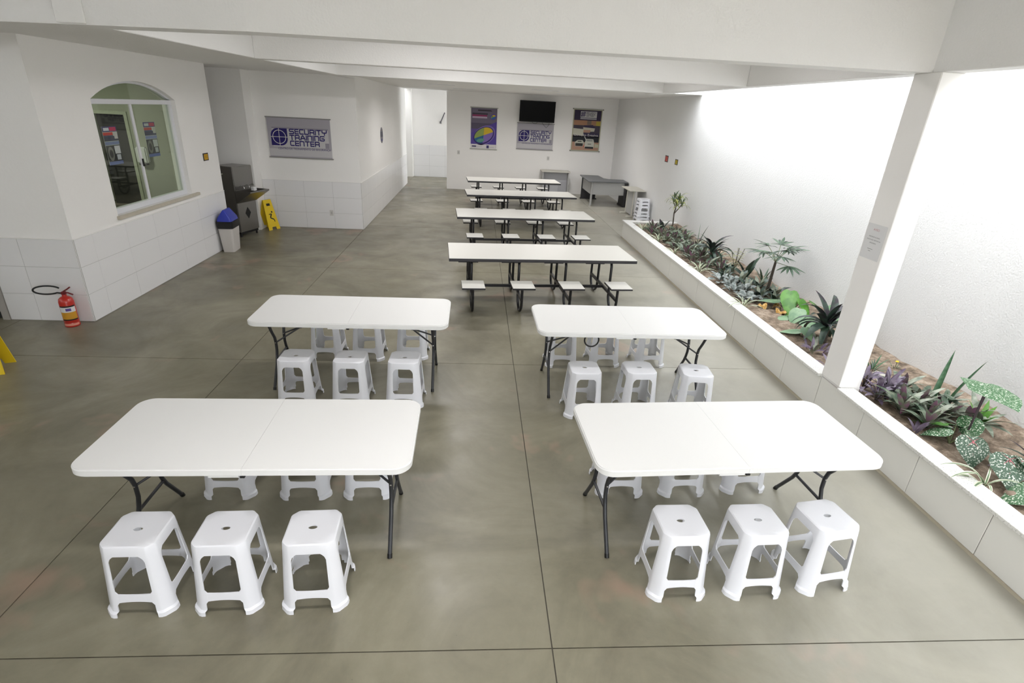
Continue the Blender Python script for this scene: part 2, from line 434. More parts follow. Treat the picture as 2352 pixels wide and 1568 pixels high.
# ---- ceiling
XL, XR = -2.5, 3.38
m = MB()
m.box(-9.4, -3.1, -3.6, 12.24, 3.5, 3.6); m.box(-3.1, XR+.17, -3.6, 4.54, 3.5, 3.6)                   # raised slab over the near bays
m.box(-3.1, XR+.17, 4.54, 11.9, 3.5, 3.6)                   # raised slab between the beams
m.prism([(-9.4, 5.3), (-5.2, 5.12), (-3.8, 4.9), (-2.98, 4.74), (-2.66, 12.04), (-2.66, 12.24), (-9.4, 12.24)], 3.045, 3.5)   # low slab on the left
m.box(-2.67, 4.58, 11.9, 19.8, ZC+.05, 3.6)                 # low slab at the back
ceil = struct(m.build('ceiling', BEAMP), 'white painted concrete ceiling slabs', 'ceiling')
def beam(x0, x1, y0, y1, label, z1=3.5):
    return struct(MB().box(x0, x1, y0, y1, ZC, z1).build('ceiling_beam', BEAMP, bevel=.006, seg=1), label, 'beam')
struct(MB().prism([(-9.2, 5.15), (-5.2, 4.98), (-3.8, 4.74), (-1.6, 4.34), (XR, 4.3), (XR, 4.54), (-1.6, 4.58), (-3.8, 4.98), (-5.2, 5.22), (-9.2, 5.4)], ZC, 3.5).build('ceiling_beam', BEAMP), 'nearest white cross beam spanning the top of the view', 'beam')
beam(-2.66, XR, 7.34, 7.54, 'second white cross beam behind the nearest one')
beam(-2.52, XR, 10.72, 10.98, 'third white cross beam in front of the low back ceiling')
struct(MB().prism([(-2.98, 4.54), (-2.78, 4.54), (-2.46, 12.04), (-2.66, 12.04)], ZC+.004, 3.5).build('ceiling_beam', BEAMP, bevel=.006, seg=1), 'long white beam along the left edge of the raised ceiling', 'beam')
beam(XR, XR+.17, -3.6, 11.9, 'long white edge beam resting on the planter column', 3.6)
struct(MB().box(-2.7, 4.6, 19.2, 22.3, 3.12, 3.4).box(-6.2, -3.5, 19.8, 22.3, 3.12, 3.4).build('ceiling_corridor', BEAMP), 'white corridor ceiling', 'ceiling')
struct(MB().box(-2.5, XR, 10.98, 11.9, ZC+.045, 3.5).build('ceiling_infill', BEAMP), 'white ceiling strip behind the third cross beam', 'ceiling')
col = struct(MB().box(3.36, 3.56, 4.18, 4.46, .40, ZC).build('column', PAINT, bevel=.006, seg=1), 'white square column standing on the planter edge', 'column')
struct(MB().box(3.36, 3.56, -3.2, -2.92, .40, ZC).build('column', PAINT), 'white square column behind the viewpoint', 'column')

# ---- window 1
win = struct(MB().box(-4.70, -4.63, wy0, wy1, wz1-.06, wz1+.0).box(-4.70, -4.63, wy0, wy1, wz0, wz0+.07)
             .box(-4.70, -4.63, wy0, wy0+.05, wz0+.07, wz1-.06).box(-4.70, -4.63, wy1-.05, wy1, wz0+.07, wz1-.06).build('window_1', ALU, bevel=.004, seg=1),
             'arched sliding window with white aluminium frame', 'window')
m = MB()
N2 = 16
for i in range(N2):
    a = wy0 + (wy1-wy0)*i/N2; b = wy0 + (wy1-wy0)*(i+1)/N2
    za, zb = arch_z(a), arch_z(b); t = .03
    m.prism([(a, max(wz1-.001, za-t)), (b, max(wz1-.001, zb-t)), (b, zb), (a, za)], -4.70, -4.63, 'x')
m.build('arch_frame', ALU, win)
poly = [(wy0+.005, wz1)] + [(wy1-.005, wz1)] + [(y, arch_z(y)-.01) for y in [wy1-.08-(wy1-wy0-.16)*i/14 for i in range(15)]]
MB().prism(poly, -4.668, -4.662, 'x').build('arch_pane', GLASS, win)
ymid = 8.12
MB().box(-4.655, -4.635, ymid-.025, ymid+.025, wz0+.07, wz1-.06).build('meeting_stile', ALU, win, bevel=.003, seg=1)
MB().box(-4.668, -4.662, wy0+.05, ymid-.02, wz0+.07, wz1-.06).build('pane', GLASS, win)
MB().box(-4.652, -4.646, ymid+.02, wy1-.05, wz0+.07, wz1-.06).build('pane', GLASS, win)
MB().box(-4.645, -4.62, wy1-.10, wy1-.05, wz0+.07, wz1-.06).build('sash_stile', ALU, win, bevel=.003, seg=1)
MB().box(-4.63, -4.615, ymid-.008, ymid+.008, 1.62, 1.72).build('latch', BLACK, win)
MB().box(-4.70, -4.53, wy0-.03, wy1+.2, wz0-.045, wz0-.001).build('window_sill', MARBLE_SILL, win, bevel=.004, seg=1)

# ---- kitchen behind the window
struct(MB().box(-8.4, -8.2, 6.54, 10.1, 0, 3.045).build('wall_kitchen_end', GREENW), 'greenish kitchen wall seen through the window', 'wall')
m = MB().box(-8.2, -6.34, 10.02, 10.1, 0, 3.05).box(-5.86, -4.77, 10.02, 10.1, 0, 3.05).box(-6.34, -5.86, 10.02, 10.1, 2.2, 3.05)
m.box(-8.2, -4.77, 6.54, 6.6, 0, 3.05)
m.box(-4.785, -4.77, 6.6, wy0, 0, 3.05).box(-4.785, -4.77, wy1, 10.02, 0, 3.05).box(-4.785, -4.77, wy0, wy1, 0, wz0).box(-4.785, -4.77, wy0, wy1, 2.72, 3.05)
struct(m.build('wall_kitchen', GREENW), 'greenish kitchen walls seen through the arched window', 'wall')
kd = struct(MB().box(-6.34, -5.86, 10.08, 10.1, 0, 2.2).build('doorway_shade_sheet', KDARK), 'dark sheet painted as an unlit doorway inside the kitchen', 'door')  # dark sheet stands in for the shade inside the open doorway
MB().box(-5.86, -5.81, 10.0, 10.03, 0, 2.25).box(-6.39, -6.34, 10.0, 10.03, 0, 2.25).box(-6.34, -5.86, 10.0, 10.03, 2.2, 2.25).build('door_frame', mat('kitchen_door_frame', (186, 190, 170), .5), kd)
kt = thing('kitchen_counter', 'dark kitchen counter under the window, seen through the glass', 'counter', (-6.2, 8.9, 0))
MB().box(-.75, .75, -.3, .3, .86, .90).build('worktop', mat('kitchen_worktop', (92, 84, 74), .4), kt, bevel=.004)
MB().box(-.72, .72, -.27, .27, .08, .86).build('cabinet_body', KDARK, kt)
MB().box(-.70, .70, -.25, .25, 0, .08).build('plinth', BLACK, kt)
pn = thing('cooking_pot', 'pale round pot standing on the kitchen counter', 'pot', (-5.75, 8.85, .90))
MB().lathe([(.001, .002), (.10, .002), (.12, .02), (.125, .13), (.12, .13), (.115, .03), (.001, .02)], 24, cap=False).build('pot_body', mat('pale_enamel', (170, 166, 150), .4), pn, smooth=40)
MB().tube([(.12, -.03, .10), (.16, -.03, .10), (.16, .03, .10), (.12, .03, .10)], .007).build('pot_handle', BLACK, pn, smooth=40)
MB().tube([(-.12, -.03, .10), (-.16, -.03, .10), (-.16, .03, .10), (-.12, .03, .10)], .007).build('pot_handle', BLACK, pn, smooth=40)
pd = thing('soap_dispenser', 'white towel dispenser on the kitchen wall beside the dark doorway', 'dispenser', (-5.66, 10.01, 1.45))
MB().box(-.09, .09, -.10, .0, 0, .26).build('dispenser_body', PAPER, pd, bevel=.02, seg=3, smooth=40)
MB().box(-.06, .06, -.09, -.02, -.03, .0).build('dispenser_outlet', KDARK, pd)
area_light('kitchen_fill_light', (-6.4, 8.2, 2.95), .6, .6, 15, (1, 1, .93))  # added unseen light that brightens the room behind the glass

# ---- fluorescent fittings up in the bays between the beams
TUBE = D.materials.new('fluorescent_tube'); TUBE.use_nodes = True
_p = TUBE.node_tree.nodes['Principled BSDF']; _p.inputs['Emission Color'].default_value = (1, .98, .93, 1); _p.inputs['Emission Strength'].default_value = 3
def ceiling_lamp(x, y, power, label):
    t = thing('ceiling_lamp', label, 'lamp', (x, y, 3.5), 0, 'fluorescent fittings between the beams')
    MB().box(-.62, .62, -.09, .09, -.03, 0).build('housing', ALU, t, bevel=.004)
    for q in (-.045, .045): MB().tube([(-.6, q, -.05), (.6, q, -.05)], .013, 10).build('tube', TUBE, t, smooth=40)
    MB().box(-.62, -.60, -.07, .07, -.065, -.03).build('end_cap', ALU, t); MB().box(.60, .62, -.07, .07, -.065, -.03).build('end_cap', ALU, t)
    area_light('lamp_light', (x, y, 3.43), 1.2, .16, power, (1, .98, 1), spread=124 if y < 3 else 180)
for y, w, nm in ((9.1, 14, 'third bay'), (5.7, 9.5, 'second bay'), (1.6, 5.8, 'near bay'), (-1.6, 3.5, 'bay behind the viewpoint')):
    ceiling_lamp(-.5, y, w*1.45, 'fluorescent ceiling fitting on the left of the ' + nm)
    ceiling_lamp(2.0, y, w*.3, 'fluorescent ceiling fitting on the right of the ' + nm)
def fill_panel(x, y, power, label):  # panels added to brighten the back of the hall, not known fittings
    t = thing('added_fill_panel', label, 'lamp', (x, y, ZC+.05), 0, 'added fill panels in the back ceiling')
    MB().box(-.3, .3, -.15, .15, -.004, 0).build('diffuser', PAPER, t)
    MB().box(-.32, .32, -.17, -.15, -.006, 0).box(-.32, .32, .15, .17, -.006, 0).box(-.32, -.3, -.15, .15, -.006, 0).box(.3, .32, -.15, .15, -.006, 0).build('rim', ALU, t)
    area_light('fill_panel_light', (x, y, ZC+.04), .58, .28, power, (1, .975, .97), spread=156)
fill_panel(-.9, 14.2, 9, 'added ceiling fill panel near the corridor wall'); fill_panel(1.6, 14.2, 7, 'added ceiling fill panel above the third refectory table')
fill_panel(-.4, 16.6, 8, 'added ceiling fill panel before the corridor'); fill_panel(2.5, 16.4, 14, 'added ceiling fill panel above the farthest refectory table')

# ================================================================== PLANTER
pl = thing('planter', 'long low white-tiled planter box with granite coping along the right wall', 'planter', (0, 0, 0))
MB().box(3.375, 3.49, -5.2, 12.18, 0, .375).box(3.49, 4.58, 12.06, 12.18, 0, .375).build('planter_wall', GROUT, pl)
ts = [3.81 - .633*k for k in range(-13, 14)][::-1]
ys = [y for y in sorted(ts) if -5.1 < y < 12.1]
ys = [-5.2] + ys + [12.195]
for a, b in zip(ys[:-1], ys[1:]):
    MB().box(3.36, 3.376, a+.0025, b-.0025, .022, .372).build('planter_tile', PTILE, pl, bevel=.0015, seg=1)
for a, b in ((3.36, 3.97), (3.97, 4.58)):
    MB().box(a+.002, b-.002, 12.18, 12.196, .022, .372).build('planter_tile', PTILE, pl, bevel=.0015, seg=1)
MB().box(3.352, 3.376, -5.2, 12.2, 0, .02).box(3.352, 4.58, 12.18, 12.204, 0, .02).build('base_strip', mat('base_beige', (186, 178, 158), .6), pl)
cy = [-5.2, -3.0, -.7, 1.6, 4.175]
for a, b in zip(cy[:-1], cy[1:]):
    MB().box(3.335, 3.50, a+.001, b-.001, .372, .40).build('coping', COPING, pl, bevel=.003, seg=1)
cy = [4.465, 6.32, 8.4, 10.3, 12.21]
for a, b in zip(cy[:-1], cy[1:]):
    MB().box(3.335, 3.50, a+.001, b-.001, .372, .40).build('coping', COPING, pl, bevel=.003, seg=1)
MB().box(3.502, 4.575, 12.05, 12.21, .372, .40).build('coping', COPING, pl, bevel=.003, seg=1)
MB().box(3.38, 3.56, 4.18, 4.46, .3, .40).build('column_footing', PAINT, pl)
# soil
m = MB(); nx, ny = 14, 160; vv = []
rs = random.Random(3)
for j in range(ny+1):
    for i in range(nx+1):
        x = 3.492 + (4.578-3.492)*i/nx; y = -5.2 + (12.07+5.2)*j/ny
        z = .315 + .02*math.sin(x*7+y*2.1) + .018*math.sin(y*3.3) + rs.uniform(-.012, .012) + .05*max(0, (x-4.2)/.38)
        vv.append((x, y, z))
ff = [(j*(nx+1)+i, j*(nx+1)+i+1, (j+1)*(nx+1)+i+1, (j+1)*(nx+1)+i) for j in range(ny) for i in range(nx)]
m.add(vv, ff)
tag(m.build('soil', SOIL, smooth=60), 'brown sandy soil filling the planter', 'soil', kind='stuff')

# ================================================================== PLASTIC STOOLS
def stool_parts():
    HT = .45; TH = .0055
    hw = lambda z: .172 - .034*z/HT
    ch = lambda z: .044 + .014*(1-z/HT)
    out = {}
    def corner(h, c):          # rounded chamfer from the +y face to the +x face
        return [(h-c, h), (h-c*.72, h-c*.10), (h-c*.10, h-c*.72), (h, h-c)]
    zs = [0, .010, .026, .034, .075, .092, .148, .165, .30, .352, .372, .384, .393]
    def lw(z):
        w = .050 + .026*(1-z/HT)
        if z > .352: w += .030*((z-.352)/.041)**2
        if .075 <= z <= .092: w += .012*((z-.075)/.017)
        if .148 <= z < .165: w += .012*(1-(z-.148)/.017)
        if .092 < z < .148: w += .012
        return w
    rows = []
    for z in zs:
        h = hw(z) + (.009 if z < .03 else 0); c = ch(z); w = max(lw(z), c + .004)
        o_ = [(h-w, h)] + corner(h, c) + [(h, h-w)]
        i_ = [(h-TH, h-w)] + [(x-TH*.8, y-TH*.8) for x, y in corner(h-TH*.2, c)][::-1] + [(h-w, h-TH)]
        rows.append([(x, y, z) for x, y in o_ + i_])
    k = len(rows[0]); f = []
    for i in range(len(rows)-1):
        for j in range(k): f.append((i*k+j, i*k+(j+1) % k, (i+1)*k+(j+1) % k, (i+1)*k+j))
    nn = k//2
    for r0 in (0, (len(rows)-1)*k):
        for j in range(nn-1): f.append((r0+j, r0+j+1, r0+k-2-j, r0+k-1-j))
    out['leg'] = MB().add([p for r in rows for p in r], f).mesh('leg', PLASTIC, smooth=35)
    # stretcher on the +y side with a gently arched lower edge
    v = []; f = []; n = 8; z0, z1 = .092, .148
    for i in range(n+1):
        t = -1 + 2*i/n
        zb, zt = z0 + .007*(1-t*t), z1 - .003*(1-t*t)
        for z, d in ((zb, 0), (zt, 0), (zt, TH), (zb, TH)):
            v.append((t*(hw(z)-lw(z)+.003), hw(z)-.0004-d, z))
    for i in range(n):
        for j in range(4): f.append((4*i+j, 4*i+(j+1) % 4, 4*i+4+(j+1) % 4, 4*i+4+j))
    f += [(0, 1, 2, 3), (4*n, 4*n+1, 4*n+2, 4*n+3)]
    out['stretcher'] = MB().add(v, f).mesh('stretcher', PLASTIC, smooth=35)
    # seat with apron and oval hole: closed shell
    def ring(h, c, z):
        q = corner(h, c); o = []
        for r in range(4):
            for x, y in q:
                for _ in range(r): x, y = y, -x
                o.append((x, y))
        r_ = []
        for i in range(16):
            a, b = o[i], o[(i+1) % 16]
            m_ = (0, .25, .5, .75) if i % 4 == 3 else (0,)
            for t in m_: r_.append((a[0]+(b[0]-a[0])*t, a[1]+(b[1]-a[1])*t, z))
        return r_
    inner = ring(.10, .05, .4475)
    hole = [(.024*math.cos(math.atan2(y, x)), .015*math.sin(math.atan2(y, x)), .4462) for x, y, _ in inner]
    rows = [ring(hw(.391)-TH, ch(.39), .391), ring(hw(.391)+.0003, ch(.39), .391), ring(hw(.436)+.0003, ch(.436), .436), ring(hw(.446)-.0016, ch(.45), .4455), ring(hw(.45)-.009, ch(.45)-.003, .45), inner, hole,
            [(x, y, .440) for x, y, _ in hole], ring(.10, .05, .441), ring(hw(.45)-.012, ch(.45)-.003, .443), ring(hw(.436)-TH, ch(.436), .436), ring(hw(.391)-TH, ch(.39), .391)]
    v = [p for r in rows for p in r]; k = len(rows[0]); f = []
    for i in range(len(rows)-1):
        for j in range(k): f.append((i*k+j, i*k+(j+1) % k, (i+1)*k+(j+1) % k, (i+1)*k+j))
    out['seat'] = MB().add(v, f).mesh('seat', PLASTIC, smooth=35)
    return out
SP = stool_parts()
def stool(x, y, rz, label, group, z=0):
    t = thing('plastic_stool', label, 'stool', (x, y, z), math.radians(rz), group)
    obj('seat', SP['seat'], t)
    for k in range(4):
        obj('leg', SP['leg'], t, rot=(0, 0, k*PI/2)); obj('stretcher', SP['stretcher'], t, rot=(0, 0, k*PI/2))
    return t
ORD3 = ['left', 'middle', 'right']
def stool_row(pts, where, group):
    for o, (x, y, r) in zip(ORD3, pts):
        stool(x, y, r, 'white plastic stool, %s of the three %s' % (o, where), group)
stool_row([(-1.765, 2.345, 1), (-1.315, 2.35, 2), (-.855, 2.355, 3)], 'in front of the near left table', 'stools at the near left table')
stool_row([(-1.69, 3.29, 0), (-1.17, 3.285, 1), (-.73, 3.29, 2)], 'on the far side of the near left table', 'stools at the near left table')
stool_row([(1.23, 2.40, 1), (1.70, 2.405, 2), (2.15, 2.44, 9)], 'in front of the near right table', 'stools at the near right table')
stool_row([(1.11, 3.31, 0), (1.585, 3.32, 2), (2.08, 3.36, 4)], 'on the far side of the near right table', 'stools at the near right table')
stool_row([(-1.61, 4.55, 0), (-1.12, 4.545, 0), (-.63, 4.55, -1)], 'in front of the second left table', 'stools at the second left table')
stool_row([(-1.59, 5.54, 0), (-1.15, 5.55, 0), (-.68, 5.60, 0)], 'on the far side of the second left table', 'stools at the second left table')
stool_row([(1.03, 4.41, 1), (1.55, 4.43, 2), (2.08, 4.39, -6)], 'in front of the second right table', 'stools at the second right table')
stool_row([(.98, 5.47, 0), (1.46, 5.5, 3), (1.98, 5.51, 4)], 'on the far side of the second right table', 'stools at the second right table')
for k, (w, dz) in enumerate((('bottom', 0), ('middle', .085), ('top', .17))):
    stool(4.36, 14.15, 6, 'white plastic stool, %s one of the stack beyond the planter end' % w, 'stacked stools by the right wall', dz)

# ================================================================== FOLDING TABLES
def folding_parts():
    o = {}
    Lh, Wd, R = .91, .39, .10
    def half(sgn):
        pts = []
        def arc(cx, cy, a0, a1, n=8):
            return [(cx + R*math.cos(a0+(a1-a0)*i/n), cy + R*math.sin(a0+(a1-a0)*i/n)) for i in range(n+1)]
        pts = [(.0006, -Wd)] + arc(Lh-R, -Wd+R, -PI/2, 0) + arc(Lh-R, Wd-R, 0, PI/2) + [(.0006, Wd)]
        if sgn < 0: pts = [(-x, y) for x, y in pts][::-1]
        return MB().prism(pts, .690, .735).mesh('top_half', TABLETOP, bevel=.007, seg=3, smooth=35, skip=lambda c: abs(c.x) < .002)
    o['top_a'] = half(1); o['top_b'] = half(-1)
    o['handle_tab'] = MB().box(-.10, .10, -.392, -.385, .684, .697).mesh('handle_recess', TABLETOP)
    for s, nm in ((1, 'a'), (-1, 'b')):
        x = s*.755
        o['rail_'+nm] = MB().tube([(x, -.33, .685), (x, .33, .685)], .012, 10).mesh('pivot_bar', LEGM, smooth=40)
        for q, nn in ((-1, 'n'), (1, 'f')):
            pts = [(x, q*.25, .69), (x, q*.245, .655), (x, q*.19, .56), (x, q*.135, .48), (x, q*.118, .42), (x, q*.118, .34), (x, q*.135, .28), (x, q*.165, .215), (x, q*.30, .012)]
            o['leg_%s%s' % (nm, nn)] = MB().tube(pts, .0135, 10).mesh('leg', LEGM, smooth=40)
            o['foot_%s%s' % (nm, nn)] = MB().tube([(x, q*.2925, .024), (x, q*.3045, 0)], .0155, 10).mesh('rubber_foot', BLACK, smooth=40)
        o['cross_'+nm] = MB().tube([(x, -.145, .255), (x, .145, .255)], .010, 8).mesh('cross_bar', LEGM, smooth=40)
        xi = x - s*.22; xo = x - s*.47
        o['brace_'+nm] = (MB().tube([(x, -.118, .42), (xi, 0, .545)], .008, 8).tube([(x, .118, .42), (xi, 0, .545)], .008, 8)
            .tube([(xi+s*.02, 0, .535), (xo, 0, .685)], .012, 8).tube([(xi+s*.012, 0, .541), (xi-s*.012, 0, .556)], .018, 10)).mesh('locking_brace', LEGM, smooth=40)
    o['rivets'] = None
    return o
FP = folding_parts()
RIV = MB().lathe([(.006, 0), (.006, .003), (.001, .004)], 8).mesh('rivet', CHROME)
def folding_table(x, y, rz, label, strap=False):
    t = thing('folding_table', label, 'table', (x, y, 0), math.radians(rz), 'white folding tables')
    obj('top_half', FP['top_a'], t); obj('top_half', FP['top_b'], t)
    for nm, s in (('a', 1), ('b', -1)):
        obj('pivot_bar', FP['rail_'+nm], t)
        for nn, q in (('n', -1), ('f', 1)):
            l = obj('leg', FP['leg_%s%s' % (nm, nn)], t); obj('rubber_foot', FP['foot_%s%s' % (nm, nn)], l)
            obj('rivet', RIV, l, loc=(s*.755, q*.118 - .0125, .42), rot=(PI/2, 0, 0))
        obj('cross_bar', FP['cross_'+nm], t); obj('locking_brace', FP['brace_'+nm], t)
    # edge latch seen along the near rim
    MB().box(-.18, -.02, -.385, -.372, .680, .692).build('edge_latch', TABLETOP, t)
    MB().box(-.012, .012, -.388, -.372, .678, .690).build('hinge', BLACK, t)
    if strap:
        pts = [(-.39 + .068*math.cos(a), -.30, .63 + .068*math.sin(a)) for a in [2*PI*i/24 for i in range(24)]]
        m = MB()
        n = len(pts)
        m.tube(pts, .0075, 8, closed=True)
        m.build('carry_strap', BLACK, t, smooth=40)
    return t
folding_table(-1.25, 2.865, .9, 'white folding table nearest the camera on the left')
folding_table(1.62, 2.905, 2.9, 'white folding table nearest the camera on the right')
folding_table(-1.15, 5.01, .4, 'white folding table, second on the left behind the nearest one')
folding_table(1.505, 4.93, .5, 'white folding table, second on the right with a black carry strap hanging', strap=True)

# ================================================================== REFECTORY TABLES
SEATX = [-1.0, -.335, .335, 1.0]
def refectory_parts():
    o = {}
    o['top'] = MB().box(-1.31, 1.31, -.44, .44, .727, .735).mesh('top_laminate', LAMIN)
    o['edge'] = MB().box(-1.313, 1.313, -.443, .443, .686, .727).mesh('edge_band', DARKEDGE, bevel=.003, seg=1)
    o['seat'] = MB().box(-.15, .15, -.165, .165, .440, .447).mesh('seat_laminate', LAMIN, bevel=.002, seg=1)
    o['sedge'] = MB().box(-.152, .152, -.167, .167, .418, .440).mesh('seat_edge', DARKEDGE, bevel=.003, seg=1)
    R = .19
    pts = [(0, -.675, .425)]
    pts += [(0, -.675, z) for z in (.3, R+.016)]
    pts += [(0, -.485 + R*math.cos(a), .0165+R + R*math.sin(a)) for a in [PI + PI*i/10 for i in range(1, 10)]]
    pts += [(0, -.295, R+.016), (0, -.295, .45), (0, -.292, .60), (0, -.27, .645), (0, -.23, .668), (0, -.12, .670)]
    o['loop'] = MB().tube(pts, .0185, 10).mesh('leg', BLACKM, smooth=40)
    o['plate'] = MB().box(-.09, .09, -.09, .09, .411, .418).mesh('seat_plate', BLACKM)
    o['tplate'] = MB().box(-.12, .12, -.30, .30, .679, .686).mesh('table_plate', BLACKM)
    o['cross'] = MB().box(-.015, .015, -.675, .675, .20, .237).mesh('cross_bar', BLACKM)
    o['long'] = MB().box(-1.0, 1.0, -.016, .016, .20, .237).mesh('long_bar', BLACKM)
    return o
RP = refectory_parts()
def refectory(x, y, rz, label):
    t = thing('refectory_table', label, 'table', (x, y, 0), math.radians(rz), 'refectory tables with fixed seats')
    tp = obj('tabletop', RP['edge'], t); obj('top_laminate', RP['top'], tp)
    obj('long_bar', RP['long'], t)
    for sx in SEATX:
        obj('cross_bar', RP['cross'], t, loc=(sx, 0, 0)); obj('table_plate', RP['tplate'], t, loc=(sx, 0, 0))
        for k in (0, 1):
            obj('leg', RP['loop'], t, loc=(sx, 0, 0), rot=(0, 0, k*PI))
            s = obj('seat', RP['sedge'], t, loc=(sx, -.675 if k == 0 else .675, 0))
            obj('seat_laminate', RP['seat'], s); obj('seat_plate', RP['plate'], s)
    return t
refectory(.93, 7.60, 4.0, 'white refectory table with fixed seats, nearest of the four in the row')
refectory(.93, 10.59, 4.2, 'white refectory table with fixed seats, second from the front of the row')
refectory(1.05, 13.38, 5.0, 'white refectory table with fixed seats, third from the front of the row')
refectory(1.03, 15.95, 4.4, 'white refectory table with fixed seats, farthest one by the back wall')

# ================================================================== BACK CORNER FURNITURE
t = thing('corner_desk', 'grey L-shaped office desk in the back right corner', 'desk', (4.0, 17.0, 0))
dx, dy = -4.0, -17.0
poly = [(3.32, 16.42), (4.55, 16.50), (4.56, 17.18), (4.10, 17.22), (3.98, 17.36), (3.96, 18.12), (3.36, 18.12)]
poly = [(a+dx, b+dy) for a, b in poly]
MB().prism(poly, .712, .74).build('desktop', DESKTOP, t, bevel=.003, seg=1)
MB().box(-.52, .50, -.42, -.40, .34, .70).build('modesty_panel', DESKP, t)
MB().box(-.55, -.53, -.30, 1.05, .34, .70).build('modesty_panel', DESKP, t)
MB().tube([(-.53, -.43, 0), (-.53, -.43, .712)], .03, 14).build('leg', DESKP, t, smooth=40)
MB().box(.46, .52, -.46, .14, .03, .712).build('leg', DARKEDGE, t); MB().box(.44, .54, -.48, .16, 0, .03).build('foot', DARKEDGE, t)
MB().box(-.58, -.10, .98, 1.04, .03, .712).build('leg', DARKEDGE, t); MB().box(-.6, -.06, .96, 1.06, 0, .03).build('foot', DARKEDGE, t)
t = thing('printer_stand', 'small cream side table against the right wall beyond the planter', 'table', (4.34, 15.15, 0))
MB().box(-.22, .22, -.46, .46, .715, .74).build('tabletop', CREAM, t, bevel=.003, seg=1)
MB().box(-.06, -.04, -.40, .40, .06, .715).build('panel', DESKP, t)
MB().box(-.07, -.02, .30, .36, .05, .715).build('leg', CREAM, t); MB().box(-.07, -.02, -.36, -.30, .05, .715).build('leg', CREAM, t)
MB().box(-.22, .2, .29, .37, 0, .05).build('foot', CREAM, t, bevel=.01); MB().box(-.22, .2, -.37, -.29, 0, .05).build('foot', CREAM, t, bevel=.01)
t = thing('reception_counter', 'small pale grey console table against the back wall under the television', 'table', (2.62, 18.70, 0))
MB().box(-.48, .48, -.24, .26, .74, .775).build('tabletop', CREAM, t, bevel=.003, seg=1)
MB().box(-.44, -.41, -.2, .24, 0, .74).build('side_panel', DESKP, t); MB().box(.41, .44, -.2, .24, 0, .74).build('side_panel', DESKP, t)
MB().box(-.41, .41, .0, .02, .05, .74).build('front_panel', mat('console_panel', (186, 186, 190), .5), t)
MB().box(.12, .40, -.012, 0, .05, .45).build('drawer_front', mat('console_drawer', (172, 172, 176), .5), t)

# ================================================================== TELEVISION
t = thing('television', 'black flat television hanging on the back wall above the silver banner', 'television', (1.895, 18.78, 2.24))
t.rotation_euler = (math.radians(7), 0, 0)
b = MB().box(-.575, .575, -.02, .02, 0, .64).build('tv_case', BLACK, t, bevel=.006)
MB().box(-.56, .56, -.0225, -.0195, .03, .625).build('screen', SCREEN, t)
MB().box(-.12, .12, .02, .22, .2, .45).build('wall_bracket', BLACK, t)
for o in (b,): pass
MB().tube([(-.15, .05, .0), (-.1, .1, -.05), (-.02, .1, -.06), (.04, .05, .0)], .005).build('cable', BLACK, t)
MB().tube([(.18, .05, .0), (.26, .12, -.10), (.34, .14, -.18), (.42, .12, -.08), (.42, .05, 0)], .005).build('cable', BLACK, t)

# ================================================================== WATER FOUNTAIN
ang = math.radians(70)          # front turned towards the hall
t = thing('water_fountain', 'stainless steel water fountain with basin in the left recess', 'water fountain', (-4.74, 11.2, 0), math.radians(72))
# local: front faces -y
MB().box(-.27, .27, -.22, .22, .10, 1.34).build('cabinet', STEEL, t, bevel=.012, seg=2)
MB().box(-.25, .25, -.20, .20, .06, .10).build('base', BLACK, t)
for a in (-.22, .22):
    for c in (-.18, .18): MB().lathe([(.02, 0), (.02, .06)], 10, (a, c, 0)).build('leg', BLACK, t)
MB().prism([(-.22, .66), (-.56, .88), (-.56, .905), (-.535, .905), (-.25, .76), (-.25, .905), (-.22, .905)], -.27, .27, 'x').build('basin', STEEL, t)
MB().prism([(-.22, .66), (-.56, .88), (-.56, .905), (-.22, .905)], -.275, -.268, 'x').prism([(-.22, .66), (-.56, .88), (-.56, .905), (-.22, .905)], .268, .275, 'x').build('basin_side', STEEL, t)
for a in (-.15, .0, .15):
    f = MB().tube([(a, -.22, .97), (a, -.30, .985), (a, -.33, .97), (a, -.335, .94)], .009, 8).build('tap', CHROME, t, smooth=40)
    MB().box(a-.008, a+.008, -.31, -.26, .99, 1.0).build('tap_lever', CHROME, f)
d = [(0, .34), (.075, .45), (0, .56), (-.075, .45)]
MB().prism(d, -.224, -.2205, 'y').build('diamond_vent', BLACK, t)
MB().box(-.04, .04, -.46, -.40, .90, .97).build('paper_cup', PAPER, t)
m = MB().tube([(-.275, .0, 1.2), (-.31, .02, 1.2), (-.33, .06, 1.12), (-.31, .12, .9), (-.30, .15, .6), (-.30, .16, .3)], .008, 8).build('water_hose', mat('hose_white', (225, 224, 200), .5), t, smooth=40)

# ================================================================== WASTE BIN
t = thing('waste_bin', 'white waste bin with blue swing lid beside the water fountain', 'bin', (-4.415, 9.92, 0), math.radians(4))
def rrect(h, k, r, n=5):
    p = []
    for cx, cy_, a in ((h-r, k-r, 0), (-h+r, k-r, PI/2), (-h+r, -k+r, PI), (h-r, -k+r, 1.5*PI)):
        p += [(cx+r*math.cos(a+PI/2*i/n), cy_+r*math.sin(a+PI/2*i/n)) for i in range(n+1)]
    return p
def loft(rows, m=None):
    m = m or MB(); k = len(rows[0]); v = [p for r in rows for p in r]; f = []
    for i in range(len(rows)-1):
        for j in range(k): f.append((i*k+j, i*k+(j+1) % k, (i+1)*k+(j+1) % k, (i+1)*k+j))
    f += [tuple(range(k))[::-1], tuple(range((len(rows)-1)*k, len(rows)*k))]
    return m.add(v, f)
R3 = lambda h, k, r, z: [(x, y, z) for x, y in rrect(h, k, r)]
loft([R3(.095, .165, .03, 0), R3(.125, .195, .035, .46)]).build('bin_body', BINW, t, smooth=50)
